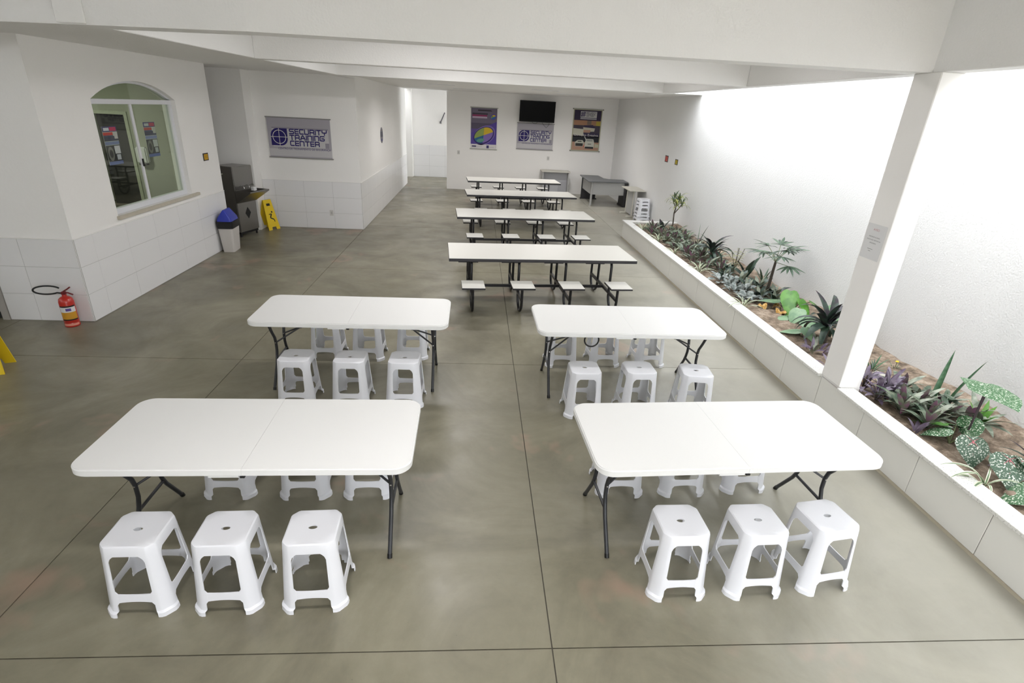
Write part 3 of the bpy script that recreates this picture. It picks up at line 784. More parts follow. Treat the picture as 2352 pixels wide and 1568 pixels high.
loft([R3(.130, .200, .04, .42), R3(.136, .206, .04, .54), R3(.126, .196, .04, .545)]).build('bin_collar', BLACK, t, smooth=50)
m = MB(); base = R3(.124, .194, .04, .545)
top = [(max(-.015, min(.015, x*.12)), y*.75, .735) for x, y, z in base]
mid = [(x*.92, y*.98, .595) for x, y, z in base]
loft([base, mid, top], m).build('swing_lid', BLUE, t, smooth=50)

# ================================================================== CAUTION SIGNS
def caution(x, y, rz, label, lean=13):
    t = thing('wet_floor_sign', label, 'sign', (x, y, 0), math.radians(rz), 'yellow wet floor signs')
    th = math.radians(lean)
    for s, nm in ((1, 'front_board'), (-1, 'rear_board')):
        m = MB(); w0, w1, hh = .15, .10, .62
        pts = [(-w0, 0), (-.06, 0), (-.05, .06), (.05, .06), (.06, 0), (w0, 0), (w1, hh), (-w1, hh)]
        v = []
        for off in (0, .012):
            for a, b in pts:
                v.append((a, -s*((hh-b)*math.sin(th) + off), b*math.cos(th)))
        n = len(pts)
        m.add(v, [tuple(range(n)), tuple(range(2*n-1, n-1, -1))] + [(i, (i+1) % n, n+(i+1) % n, n+i) for i in range(n)])
        b = m.build(nm, YELLOW, t)
        if s == 1:
            # pictogram of a slipping figure and a warning bar
            pm = MB()
            def P(a, bb): return (a, -((hh-bb)*math.sin(th) + .0135), bb*math.cos(th))
            def quad(a0, b0, a1, b1, w):
                d = Vector((a1-a0, b1-b0)).normalized(); n2 = Vector((-d.y, d.x))*w
                pm.add([P(a0+n2.x, b0+n2.y), P(a0-n2.x, b0-n2.y), P(a1-n2.x, b1-n2.y), P(a1+n2.x, b1+n2.y)], [(0, 1, 2, 3)])
            quad(-.045, .52, .045, .52, .025)
            quad(-.03, .25, .02, .33, .014); quad(-.03, .25, .05, .21, .012); quad(.05, .21, .06, .16, .010); quad(.02, .33, -.05, .32, .008)
            c = [P(.04+.02*math.cos(2*PI*i/10), .365+.02*math.sin(2*PI*i/10)) for i in range(10)]
            pm.add(c, [tuple(range(10))])
            pm.build('pictogram', BLACK, b)
    return t
caution(-4.40, 11.80, 62, 'yellow folding wet floor sign behind the water fountain')
caution(-4.72, 5.02, 200, 'yellow wet floor sign cut by the left picture edge')

# ================================================================== FIRE EXTINGUISHER
t = thing('fire_extinguisher', 'red fire extinguisher with black hose standing by the left wall', 'fire extinguisher', (-4.73, 6.2, 0))
MB().lathe([(.001, 0), (.068, 0), (.074, .006), (.074, .05), (.072, .055), (.074, .06), (.074, .30), (.066, .335), (.045, .355), (.024, .365), (.022, .385), (.001, .385)], 28, cap=False).build('cylinder', RED, t, smooth=40)
def band(z0, z1, a0, a1, r, mt, nm, par):
    m = MB(); n = 12; v = []
    for i in range(n+1):
        a = a0 + (a1-a0)*i/n
        v += [(r*math.cos(a), r*math.sin(a), z0), (r*math.cos(a), r*math.sin(a), z1)]
    m.add(v, [(2*i, 2*i+2, 2*i+3, 2*i+1) for i in range(n)])
    return m.build(nm, mt, par, smooth=40)
A0, A1 = math.radians(-125), math.radians(5)
band(.185, .245, A0, A1, .0748, PAPER, 'paper_label', t)
band(.10, .185, A0, A1, .0749, mat('label_amber', (206, 150, 40), .5), 'amber_label', t)
band(.085, .10, A0, A1, .0748, BLACK, 'label_border', t); band(.245, .262, A0, A1, .0748, BLACK, 'label_border', t)
band(.20, .232, math.radians(-75), math.radians(-35), .0753, mat('label_violet', (92, 70, 150), .5), 'label_emblem', t)
band(.02, .045, A0, A1, .0748, mat('label_pale_red', (224, 150, 130), .5), 'base_label', t)
MB().box(-.02, .02, -.02, .02, .385, .42).build('valve', mat('dark_red', (110, 24, 30), .4), t, bevel=.004)
MB().tube([(0, 0, .41), (.05, 0, .405), (.10, 0, .385)], .009, 8).tube([(0, 0, .42), (.05, 0, .45), (.085, 0, .475)], .008, 8).build('lever', mat('dark_red', (110, 24, 30), .4), t, smooth=40)
pts = [(-.02, -.005, .40)]
pts += [(-.17 + .15*math.cos(a), -.01 + .035*math.sin(a), .435 + .038*math.sin(a)) for a in [math.radians(-35 - 290*i/26) for i in range(27)]]
MB().tube(pts, .0095, 10).build('hose', BLACK, t, smooth=60)

# ================================================================== PRINTED THINGS
class Print:
    """flat printed shapes in the local x-z plane, facing -y"""
    def __init__(s): s.b = {}
    def poly(s, pts, mt, layer=1):
        s.b.setdefault(mt.name, (mt, MB()))[1].add([(x, -.003 - .0007*layer, z) for x, z in pts], [tuple(range(len(pts)))]); return s
    def rect(s, x0, x1, z0, z1, mt, layer=1): return s.poly([(x0, z0), (x1, z0), (x1, z1), (x0, z1)], mt, layer)
    def raw(s, v, f, mt, ox, oz, layer=1):
        s.b.setdefault(mt.name, (mt, MB()))[1].add([(x+ox, -.003 - .0007*layer, y+oz) for x, y, _ in v], f); return s
    def ellipse(s, cx, cz, a, b, mt, layer=1, n=28, rot=0, a0=0, a1=2*PI, pie=False):
        pts = []
        for i in range(n + (1 if pie else 0)):
            t = a0 + (a1-a0)*i/n
            x, z = a*math.cos(t), b*math.sin(t)
            pts.append((cx + x*math.cos(rot) - z*math.sin(rot), cz + x*math.sin(rot) + z*math.cos(rot)))
        if pie: pts.append((cx, cz))
        return s.poly(pts, mt, layer)
    def ring(s, cx, cz, r, w, mt, layer=1, n=36):
        for i in range(n):
            a, b = 2*PI*i/n, 2*PI*(i+1)/n
            s.poly([(cx+r*math.cos(a), cz+r*math.sin(a)), (cx+(r+w)*math.cos(a), cz+(r+w)*math.sin(a)), (cx+(r+w)*math.cos(b), cz+(r+w)*math.sin(b)), (cx+r*math.cos(b), cz+r*math.sin(b))], mt, layer)
        return s
    def text(s, body, size, x, z, mt, layer=2, align='CENTER', sx=1.0, maxw=None):
        v, f = text_mesh(body, size, align)
        if maxw:
            w = max(p[0] for p in v) - min(p[0] for p in v)
            if w > 0: sx = maxw / w
        s.raw([(p[0]*sx, p[1], 0) for p in v], f, mt, x, z, layer); return s
    def build(s, name, parent):
        m = MB(); mats = []
        for mt, b in s.b.values():
            m.add(b.v, b.f, len(mats)); mats.append(mt)
        me = D.meshes.new(name); me.from_pydata(m.v, [], m.f); me.polygons.foreach_set('material_index', m.m)
        for k in mats: me.materials.append(k)
        me.update()
        return obj(name, me, parent)
# rounded square lettering drawn with strokes
GL = {'S': [[(1,1),(0,1,1),(0,.5,1),(1,.5,1),(1,0,1),(0,0)]], 'E': [[(1,1),(0,1),(0,0),(1,0)], [(0,.5),(1,.5)]],
      'C': [[(1,1),(0,1,1),(0,0,1),(1,0)]], 'U': [[(0,1),(0,0),(1,0,1),(1,1)]],
      'R': [[(0,0),(0,1),(1,1,1),(1,.42,1),(0,.42)], [(.8,.42),(1,.3,1),(1,0)]], 'I': [[(0,1),(0,0)]],
      'T': [[(0,1),(1,1)], [(.5,1),(.5,0)]], 'Y': [[(0,1),(0,.48,1),(1,.48,1),(1,1)], [(.5,.48),(.5,0)]],
      'A': [[(0,0),(0,.2,1),(.42,1,1),(.58,1,1),(1,.2,1),(1,0)], [(.12,.36),(.88,.36)]], 'N': [[(0,0),(0,1),(1,1,1),(1,0)]],
      'G': [[(1,1),(0,1,1),(0,0,1),(1,0,1),(1,.48,1),(.42,.48)]]}
GW = {'I': 0, 'S': .86, 'E': .66, 'C': .72, 'U': .82, 'R': .82, 'T': .80, 'Y': .92, 'A': .88, 'N': .82, 'G': .86}
def stroke_word(pr, word, x, z, h, width, mt, layer=2, t=.21):
    tot = sum(GW[c]+t+.10 for c in word) - .10
    sx = width/tot
    cx = 0
    for c in word:
        w = GW[c]
        for pl_ in GL[c]:
            P = [Vector((cx + t/2 + p[0]*w, t/2 + p[1]*(1-t))) for p in pl_]
            rd = [len(p) > 2 for p in pl_]
            Q = []
            for i, p in enumerate(P):
                if rd[i] and 0 < i < len(P)-1:
                    r = min(.17, (P[i-1]-p).length*.48, (P[i+1]-p).length*.48)
                    a = p + (P[i-1]-p).normalized()*r; b = p + (P[i+1]-p).normalized()*r
                    for k in range(5):
                        u = k/4; Q.append(a*(1-u)**2 + p*2*u*(1-u) + b*u*u)
                else: Q.append(p)
            n = len(Q); L_, R_ = [], []
            for i in range(n):
                d1 = (Q[i]-Q[i-1]).normalized() if i else (Q[1]-Q[0]).normalized()
                d2 = (Q[i+1]-Q[i]).normalized() if i < n-1 else d1
                nn = Vector((-(d1+d2).y, (d1+d2).x)).normalized()
                k = t/2/max(.5, nn.dot(Vector((-d2.y, d2.x))))
                e = Vector((0, 0))
                if i == 0: e = -d1*0 if not (abs(d1.x) > .9) else -d1*t/2
                if i == n-1: e = d1*0 if not (abs(d1.x) > .9) else d1*t/2
                if (i == 0 or i == n-1) and abs(d1.y) > .9: e = (-d1 if i == 0 else d1)*t/2
                L_.append(Q[i]+nn*k+e); R_.append(Q[i]-nn*k+e)
            for i in range(n-1):
                pr.poly([(x+q.x*sx, z+q.y*h) for q in (L_[i], R_[i], R_[i+1], L_[i+1])], mt, layer)
        cx += w + t + .10
def emblem(pr, x, z, s, dark, light, layer=2):
    """square badge with two rounded corners and a crosshair; x,z lower left, s size"""
    r = .42*s; pts = [(x, z)]
    pts += [(x+s-r+r*math.cos(a), z+r+r*math.sin(a)) for a in [-PI/2+PI/2*i/8 for i in range(9)]]
    pts += [(x+s, z+s)]
    pts += [(x+r+r*math.cos(a), z+s-r+r*math.sin(a)) for a in [PI/2+PI/2*i/8 for i in range(9)]]
    pr.poly(pts, dark, layer)
    pr.rect(x, x+s, z+s*.485, z+s*.515, light, layer+1); pr.rect(x+s*.485, x+s*.515, z, z+s, light, layer+1)
    pr.ring(x+s/2, z+s/2, s*.37, s*.035, light, layer+1)
NAVY = flat(44, 36, 104); SILV = flat(172, 168, 176); SILV2 = flat(198, 196, 198); SILV3 = flat(150, 146, 156); WHITEP = flat(226, 224, 220)
def logo_banner(name, label, loc, rz, w, h, lean=0):
    t = thing(name, label, 'banner', loc, rz, 'silver banners')
    MB().box(-w/2, w/2, -.003, -.0005, 0, h).build('sheet', SILV, t)
    MB().tube([(-w/2-.02, -.006, h), (w/2+.02, -.006, h)], .011, 8).build('rod', mat('rod_grey', (150, 148, 146), .4), t, smooth=40)
    MB().tube([(-w/2-.02, -.006, 0), (w/2+.02, -.006, 0)], .011, 8).build('rod', mat('rod_grey', (150, 148, 146), .4), t, smooth=40)
    g = Print()
    g.rect(-w/2, w/2, h*.04, h*.22, SILV2, 1)
    g.rect(-w*.43, w*.46, h*.27, h*.76, SILV2, 1); g.rect(-w*.43, w*.46, h*.72, h*.76, SILV3, 1.3); g.rect(w*.40, w*.46, h*.27, h*.40, SILV3, 1.3)
    g.build('printed_panel', t)
    g = Print(); s = .43*h
    emblem(g, -w*.455, h*.30, s, NAVY, WHITEP); g.build('emblem', t)
    g = Print(); lx = -w*.455 + s + .03*w; ww = w*.46 - lx
    stroke_word(g, 'SECURITY', lx, h*.595, h*.135, ww*.97, NAVY)
    stroke_word(g, 'TRAINING', lx, h*.447, h*.135, ww*.90, NAVY)
    stroke_word(g, 'CENTER', lx, h*.30, h*.135, ww*.76, NAVY)
    g.text('CENTRO DE TREINAMENTO DE SEGURANÇA', h*.075, w*.06, h*.225, flat(70, 58, 112), 2, maxw=w*.84)
    g.build('lettering', t)
    return t
logo_banner('banner', 'silver training center banner on the wall left of the corridor', (-3.645, 12.02, 1.45), 0, 1.26, .77)
logo_banner('banner', 'silver training center banner hanging directly under the television', (1.895, 18.98, 1.39), 0, 1.2, .81)

# pie-chart poster
t = thing('poster', 'purple poster with a pie chart left of the television', 'poster', (.19, 18.98, 1.33), 0)
w, h = .84, 1.26
MB().box(-w/2, w/2, -.003, -.0005, 0, h).build('sheet', flat(96, 78, 146), t)
MB().tube([(-w/2-.03, -.006, h), (w/2+.03, -.006, h)], .012, 8).build('rod', mat('rod_pale', (170, 172, 162), .4), t, smooth=40)
MB().tube([(-w/2-.03, -.006, 0), (w/2+.03, -.006, 0)], .012, 8).build('rod', mat('rod_pale', (170, 172, 162), .4), t, smooth=40)
g = Print()
g.rect(-w/2, w/2, 0, .15, flat(216, 212, 214), 2)
g.rect(-w/2, w/2, .80, h, flat(110, 102, 120), 1); g.rect(-w/2, .28, .62, .80, flat(86, 80, 98), 1)
g.poly([(-w/2, .48), (w/2, .86), (w/2, .15), (-w/2, .15)], flat(84, 68, 150), 1.5)
g.poly([(-.2, 1.16), (.26, 1.16), (.22, 1.2), (-.2, 1.2)], flat(64, 58, 66), 2)
g.rect(-.38, .10, 1.0, 1.05, flat(140, 48, 92), 2); g.rect(-.38, .10, .945, .995, flat(186, 168, 188), 2); g.rect(-.38, .12, 1.055, 1.10, flat(64, 60, 70), 2)
g.ellipse(.02, .43, .385, .27, flat(122, 104, 170), 2, rot=math.radians(32))
g.ellipse(.0, .42, .36, .245, flat(52, 40, 104), 3, rot=math.radians(28))
cxx, czz, ra, rb, ro = .0, .43, .325, .215, math.radians(28)
for a0, a1, c_ in ((-12, 68, (214, 182, 48)), (68, 168, (142, 160, 84)), (168, 245, (44, 100, 140)), (245, 348, (130, 108, 176))):
    g.ellipse(cxx, czz, ra, rb, flat(*c_), 4, n=12, rot=ro, a0=math.radians(a0), a1=math.radians(a1), pie=True)
g.ellipse(-.10, .27, .13, .055, flat(92, 150, 132), 5, rot=.2)
g.ellipse(.30, 1.0, .11, .085, flat(92, 76, 160), 3, rot=.5)
for a0, a1, c_ in ((-10, 90, (206, 178, 60)), (90, 190, (120, 148, 90)), (190, 350, (58, 106, 172))):
    g.ellipse(.30, .995, .085, .062, flat(*c_), 4, n=8, rot=.5, a0=math.radians(a0), a1=math.radians(a1), pie=True)
g.rect(-.38, -.24, .06, .10, flat(60, 56, 96), 3); g.rect(.10, .18, .03, .12, flat(60, 56, 110), 3)
g.rect(-.22, -.04, .06, .075, flat(180, 178, 182), 3); g.rect(.20, .34, .06, .075, flat(180, 178, 182), 3)
g.build('printed_design', t)

# evasive driving poster
t = thing('poster', 'poster with white vehicles and dark header right of the television', 'poster', (3.59, 18.98, 1.42), 0)
w, h = .95, 1.29
MB().box(-w/2, w/2, -.003, -.0005, 0, h).build('sheet', flat(170, 166, 140), t)
MB().tube([(-w/2-.02, -.006, h), (w/2+.02, -.006, h)], .012, 8).build('rod', mat('rod_pale', (170, 172, 162), .4), t, smooth=40)
MB().tube([(-w/2-.02, -.006, 0), (w/2+.02, -.006, 0)], .012, 8).build('rod', mat('rod_pale', (170, 172, 162), .4), t, smooth=40)
for a in (-w/2-.02, w/2+.02):
    for z in (0, h): MB().lathe([(.017, 0), (.017, .02)], 10).build('rod_cap', BLACK, t, loc=(a, .004, z), rot=(PI/2, 0, 0))
g = Print(); X0, X1 = -w/2+.03, w/2-.03
g.rect(X0, X1, .95, 1.26, flat(50, 40, 66), 1)
g.rect(-.24, .30, .985, 1.225, flat(196, 194, 192), 2)
emblem(g, -.23, 1.06, .15, flat(72, 62, 96), WHITEP, 3)
stroke_word(g, 'SECURITY', -.06, 1.165, .045, .33, flat(96, 90, 110), 3); stroke_word(g, 'TRAINING', -.06, 1.115, .045, .30, flat(96, 90, 110), 3); stroke_word(g, 'CENTER', -.06, 1.065, .045, .26, flat(96, 90, 110), 3)
g.rect(-.24, .30, 1.01, 1.035, flat(110, 104, 124), 3)
g.rect(X0, X1, .80, .95, flat(166, 124, 96), 1); g.rect(.30, X1, .80, .93, flat(178, 160, 70), 2); g.rect(0, .14, .82, .95, flat(120, 104, 92), 2)
g.rect(X0, X1, .44, .80, flat(70, 62, 76), 1)
g.poly([(X0, .70), (-.1, .68), (-.1, .48), (X0, .50)], flat(196, 194, 178), 2); g.poly([(X0+.04, .80), (-.16, .79), (-.14, .70), (X0+.06, .71)], flat(64, 58, 70), 2)
g.poly([(-.12, .80), (.20, .82), (.30, .72), (-.02, .70)], flat(56, 48, 76), 2); g.poly([(-.12, .74), (.28, .72), (.26, .62), (-.1, .60)], flat(190, 186, 168), 3); g.poly([(-.10, .66), (.14, .66), (.12, .58), (-.1, .58)], flat(178, 140, 118), 4)
g.rect(-.1, X1, .46, .56, flat(52, 46, 74), 2)
g.text('Direção Evasiva', .10, 0, .50, flat(214, 212, 206), 4, maxw=.80)
g.rect(X0, X1, .28, .46, flat(36, 38, 44), 1); g.rect(X0, X1, .03, .28, flat(176, 140, 120), 1)
g.poly([(-.36, .27), (-.26, .34), (-.10, .34), (-.04, .26), (-.06, .14), (-.34, .14)], flat(190, 190, 176), 2); g.rect(-.33, -.08, .15, .24, flat(52, 50, 48), 3); g.rect(-.26, -.13, .285, .315, flat(60, 60, 58), 3)
g.poly([(-.02, .26), (.02, .38), (.26, .38), (.30, .26), (.30, .12), (-.02, .12)], flat(200, 200, 188), 3); g.rect(0, .28, .08, .14, flat(40, 40, 42), 4); g.rect(.03, .24, .31, .36, flat(150, 152, 146), 4); g.rect(.08, .20, .215, .235, flat(90, 88, 84), 4)
g.poly([(.32, .24), (X1, .22), (X1, .12), (.32, .12)], flat(188, 186, 160), 2); g.poly([(-.07, .13), (-.03, .13), (-.05, .22)], flat(206, 90, 70), 4)
g.poly([(-.06, .46), (-.03, .46), (.03, .34), (.01, .34)], flat(210, 210, 205), 4)
g.build('printed_design', t)

# window stickers on the kitchen glass
def sticker(loc, label):
    t = thing('glass_poster', label, 'poster', loc, PI/2, 'posters on the window glass')
    w, h = .29, .46
    MB().box(-w/2, w/2, -.003, -.0005, 0, h).build('sheet', PAPER, t)
    g = Print()
    g.rect(-w/2, w/2, 0, .04, flat(92, 110, 190), 1); g.rect(-w/2, w/2, .04, .235, flat(34, 32, 48), 1)
    g.ellipse(-.065, .135, .06, .085, flat(128, 126, 124), 2); g.ellipse(-.065, .135, .035, .05, flat(70, 68, 70), 3)
    g.rect(.02, .135, .13, .225, flat(212, 210, 220), 2); g.rect(.04, .12, .055, .12, flat(196, 196, 210), 2)
    g.rect(-w/2, w/2, .24, .28, flat(132, 140, 204), 1); g.rect(-w/2, w/2, .285, .345, flat(40, 44, 92), 1)
    g.rect(-.145, .05, .345, .37, flat(60, 96, 150), 1); g.rect(-w/2, .05, .355, .39, flat(206, 66, 60), 2); g.rect(.07, .14, .31, .39, flat(206, 200, 204), 2)
    g.rect(-w/2, w/2, .395, .46, flat(74, 66, 140), 1); g.rect(-.12, -.01, .41, .445, flat(224, 222, 236), 2); g.rect(.0, .13, .405, .45, flat(210, 70, 110), 2)
    g.build('printed_design', t)
sticker((-4.672, 7.61, 1.69), 'small colourful poster on the left window pane before the dark doorway')
sticker((-4.657, 8.49, 1.72), 'small colourful poster on the right window pane beside the meeting stile')

def small_sign(loc, rz, label, col, s=.16, z=.15):
    t = thing('safety_plate', label, 'sign', loc, rz, 'small square safety plates')
    MB().box(-s/2, s/2, -.006, 0, 0, z).build('plate', DARKEDGE, t)
    g = Print(); g.rect(-s*.36, s*.40, z*.12, z*.86, flat(*col), 5); g.rect(-s*.22, s*.26, z*.55, z*.62, flat(*[int(c*.75) for c in col]), 6); g.rect(-s*.22, s*.26, z*.36, z*.42, flat(*[int(c*.75) for c in col]), 6)
    g.build('coloured_field', t)
small_sign((WX+.001, 9.83, 1.55), PI/2, 'small yellow plate with black frame right of the arched window', (206, 158, 30), .18, .12)
small_sign((4.578, 13.48, 1.60), -PI/2, 'small red plate on the right wall near the back', (196, 84, 76), .22, .15)
small_sign((4.578, 12.77, 1.60), -PI/2, 'small yellow plate on the right wall near the back', (186, 164, 40), .18, .12)
# oval emblem on corridor wall
t = thing('wall_emblem', 'round blue-grey emblem on the corridor wall', 'sign', (-2.469, 14.95, 1.62), PI/2)
MB().lathe([(.19, 0), (.19, .006)], 28).build('disc', flat(122, 120, 128), t, loc=(0, 0, .2), rot=(PI/2, 0, 0))
g = Print(); g.rect(-.14, .14, .16, .29, flat(78, 78, 92), 6); g.rect(-.12, .12, .06, .11, flat(84, 80, 124), 6); g.rect(-.13, .13, .31, .33, flat(100, 92, 92), 6); g.build('emblem_print', t)
# notice on the column (faces the hall)
t = thing('paper_notice', 'white paper notice taped to the planter column', 'notice', (3.359, 4.33, 1.57), -PI/2)
MB().box(-.115, .115, -.0012, 0, 0, .29).build('sheet', PAPER, t)
g = Print(); G2 = flat(110, 110, 112)
g.text('AVISO', .026, .0, .245, flat(190, 130, 136), 0); g.text('PREZADOS ALUNOS,', .0145, 0, .185, G2, 0); g.text('FAVOR NÃO SENTAR NA', .0145, 0, .160, G2, 0); g.text('JARDINEIRA', .0145, 0, .135, G2, 0)
g.rect(-.045, .02, .083, .086, G2, 0); g.rect(-.03, .0, .066, .069, G2, 0)
pn_ = g.build('printed_text', t); pn_.location.y = .0014
# switches and outlets
def plate(loc, rz, label, cat='switch', nm='wall_switch'):
    t = thing(nm, label, cat, loc, rz)
    MB().box(-.04, .04, -.008, 0, 0, .12).build('cover_plate', mat('switch_white', (208, 206, 202), .4), t, bevel=.003)
    MB().box(-.015, .015, -.011, -.008, .035, .085).build('rocker', mat('switch_grey', (182, 180, 178), .4), t)
plate((-.63, 18.999, 1.13), 0, 'white light switch on the back wall beside the corridor')
plate((2.38, 18.999, 1.07), 0, 'white wall switch under the silver banner on the back wall')
plate((-3.13, 12.030, .28), 0, 'white power outlet on the tiles under the left banner', 'outlet', 'power_outlet')
t = thing('wall_hook', 'dark metal bar on the corridor end wall beside the back wall', 'bar', (-1.42, 22.09, 2.0))
MB().tube([(0, -.02, 0), (.08, -.05, .17), (.16, -.05, .35)], .02, 8).build('bar', flat(96, 94, 100), t, smooth=40)
MB().box(-.03, .03, -.02, .005, -.04, .04).build('mount', flat(120, 118, 122), t)

# ================================================================== PLANTS
SZ = .31
rp = random.Random(11)
def leaf_mesh(length, width, bend=.6, lift=60, fold=.25, n=6, tip=.0, mats=L_DARK, base=.25, wide=.45, edge=None):
    """a blade growing from the origin along +x, rising at `lift` degrees and bending over by `bend` radians"""
    m = MB(); v = []; x = z = 0; a = math.radians(lift); st = length/n
    for i in range(n+1):
        t = i/n
        ww = width/2*((base + (1-base)*math.sin(min(1, t/wide)*PI/2)) if t < wide else math.cos((t-wide)/(1-wide)*PI/2)**.8)
        ww = max(ww, width*.015)
        up = fold*ww
        nx, nz = -math.sin(a), math.cos(a)
        if edge is None: v += [(x+nx*up, -ww, z+nz*up), (x, 0, z), (x+nx*up, ww, z+nz*up)]
        else: v += [(x+nx*up, -ww, z+nz*up), (x+nx*up*.4, -ww*edge, z+nz*up*.4), (x, 0, z), (x+nx*up*.4, ww*edge, z+nz*up*.4), (x+nx*up, ww, z+nz*up)]
        x += st*math.cos(a); z += st*math.sin(a); a -= bend/n
    k = 3 if edge is None else 5
    for i in range(n):
        for j in range(k-1):
            m.add([v[i*k+j], v[i*k+j+1], v[(i+1)*k+j+1], v[(i+1)*k+j]], [(0, 1, 2, 3)], 1 if (edge is not None and j in (0, 3)) else 0)
    # weld is not needed; smooth by distance below
    me = D.meshes.new('leaf'); bm = bmesh.new()
    vs_ = {}
    for f, mi in zip(m.f, m.m):
        q = []
        for i in f:
            key = tuple(round(c, 5) for c in m.v[i])
            if key not in vs_: vs_[key] = bm.verts.new(key)
            if vs_[key] not in q: q.append(vs_[key])
        if len(q) > 2:
            try: bm.faces.new(q).material_index = mi
            except ValueError: pass
    bm.to_mesh(me); bm.free()
    for mt in (mats if isinstance(mats, (list, tuple)) else [mats]): me.materials.append(mt)
    me.polygons.foreach_set('use_smooth', [True]*len(me.polygons))
    return me
def heart_mesh(L_, Wd, mt, droop=.35, veins=None):
    """heart shaped leaf lying from the petiole point at the origin along +x"""
    ctl = [(-.16, .0), (-.22, .16), (-.2, .30), (-.06, .43), (.14, .48), (.38, .42), (.62, .28), (.82, .13), (1, 0)]
    m = MB(); v = []
    def P(x, y): return (x*L_, y*Wd, -droop*L_*(max(0, x)**2)*.6 - .35*abs(y)*abs(y)*Wd)
    n = len(ctl); spine = [(max(-.02, -.02+1.02*i/(n-1)), 0) for i in range(n)]
    v = [P(*s) for s in spine] + [P(*c) for c in ctl] + [P(c[0], -c[1]) for c in ctl]
    f = []
    for i in range(n-1):
        f += [(i, n+i, n+i+1, i+1) if i else (0, n, n+1, 1), (i, i+1, 2*n+i+1, 2*n+i)]
    m.add(v, f)
    if veins:
        for ang in (0, .6, -.6, 2.3, -2.3):
            e = .55 if ang == 0 else .30
            ex, ey = e*math.cos(ang), e*math.sin(ang)
            a = P(0, .012); b = P(0, -.012); c = P(ex, ey)
            up = .0025
            m.add([(a[0], a[1], a[2]+up), (b[0], b[1], b[2]+up), (c[0], c[1], c[2]+up)], [(0, 1, 2)], 1)
    return m.mesh('leaf', [mt, veins] if veins else mt, smooth=80)
def plant(name, label, cat, x, y, rz=0, group=None):
    return thing(name, label, cat, (x, y, SZ), rz, group)
def rosette(name, label, x, y, meshes, n, spread=(0, 0), tiltr=(-12, 12), scale=(.75, 1.1), z=0, group=None, cat='plant', lab2=None, stem=None):
    t = plant(name, label, cat, x, y, 0, group)
    if stem: stem(t)
    for i in range(n):
        a = i*2.39996 + rp.uniform(-.25, .25)
        o = obj('leaf', meshes[i % len(meshes)], t)
        s = rp.uniform(*scale); r = rp.uniform(*spread) if spread[1] else 0
        o.location = (r*math.cos(a), r*math.sin(a), z if not isinstance(z, tuple) else rp.uniform(*z))
        o.rotation_euler = (rp.uniform(-.2, .2), math.radians(rp.uniform(*tiltr)), a)
        o.scale = (s, s, s)
    return t
# leaf libraries
LB_RHEO = [leaf_mesh(.27, .05, .9, 62, mats=L_RHEO), leaf_mesh(.29, .052, 1.3, 50, mats=L_RHEO2), leaf_mesh(.23, .045, .5, 75, mats=L_PURP2), leaf_mesh(.27, .046, 1.5, 40, mats=L_RHEO), leaf_mesh(.25, .05, 1.1, 55, mats=L_RHEO2)]
LB_PURP = [leaf_mesh(.17, .045, .8, 60, mats=L_PURP), leaf_mesh(.15, .045, 1.2, 35, mats=L_PURP), leaf_mesh(.14, .04, .4, 75, mats=L_PURP)]
LB_CORD = [leaf_mesh(.50, .075, 1.5, 70, .3, 8, mats=L_CORD), leaf_mesh(.46, .08, 2.2, 55, .3, 8, mats=L_DARK), leaf_mesh(.42, .075, .9, 80, .3, 8, mats=L_CORD), leaf_mesh(.40, .07, 2.4, 30, .3, 8, mats=L_DARK)]
LB_DRK = [leaf_mesh(.26, .07, 1.0, 60, mats=L_DARK), leaf_mesh(.24, .07, 1.5, 40, mats=L_DARK), leaf_mesh(.22, .06, .6, 72, mats=L_RHEO)]
LB_SILV = [leaf_mesh(.15, .08, .9, 45, .1, mats=L_SILV, wide=.55), leaf_mesh(.14, .08, .8, 25, .1, mats=L_SILV, wide=.55), leaf_mesh(.13, .07, .5, 60, .1, mats=L_SILV, wide=.55)]
LB_SONG = [leaf_mesh(.32, .034, 1.6, 55, .2, mats=L_SONG), leaf_mesh(.30, .034, 1.0, 70, .2, mats=L_PALM), leaf_mesh(.32, .034, 2.2, 35, .2, mats=L_SONG)]
LB_SPID = [leaf_mesh(.34, .022, 2.0, 68, .25, 9, mats=[L_SPID, L_SPIDW], edge=.5), leaf_mesh(.30, .02, 1.6, 60, .25, 9, mats=[L_SPID, L_SPIDW], edge=.5), leaf_mesh(.26, .02, 1.2, 78, .25, 9, mats=[L_SPID, L_SPIDW], edge=.5)]
LB_BIG = [leaf_mesh(.46, .13, .5, 76, .2, 8, mats=L_DARK, wide=.5), leaf_mesh(.42, .12, .9, 58, .2, 8, mats=L_DARK, wide=.5)]
LB_SANS = [leaf_mesh(.58, .045, .12, 84, .7, 8, mats=L_SANS, wide=.3, base=.7)]
LB_GRASS = [leaf_mesh(.20, .014, .8, 72, .2, mats=L_SANS), leaf_mesh(.18, .014, 1.4, 55, .2, mats=L_PALM)]
LB_THIN = [leaf_mesh(.62, .02, .3, 64, .5, 8, mats=L_PALM, wide=.2), leaf_mesh(.56, .02, .9, 66, .5, 8, mats=L_PALM, wide=.2)]
H_BRIGHT = heart_mesh(.28, .22, L_BRIGHT, .5); H_SOFT = heart_mesh(.22, .19, L_SOFT, .3)
H_CAL = heart_mesh(.26, .26, L_CAL, .4); H_CALD = heart_mesh(.22, .24, L_CALD, .45, PINKV); H_CALBIG = heart_mesh(.36, .30, L_CAL, .15)

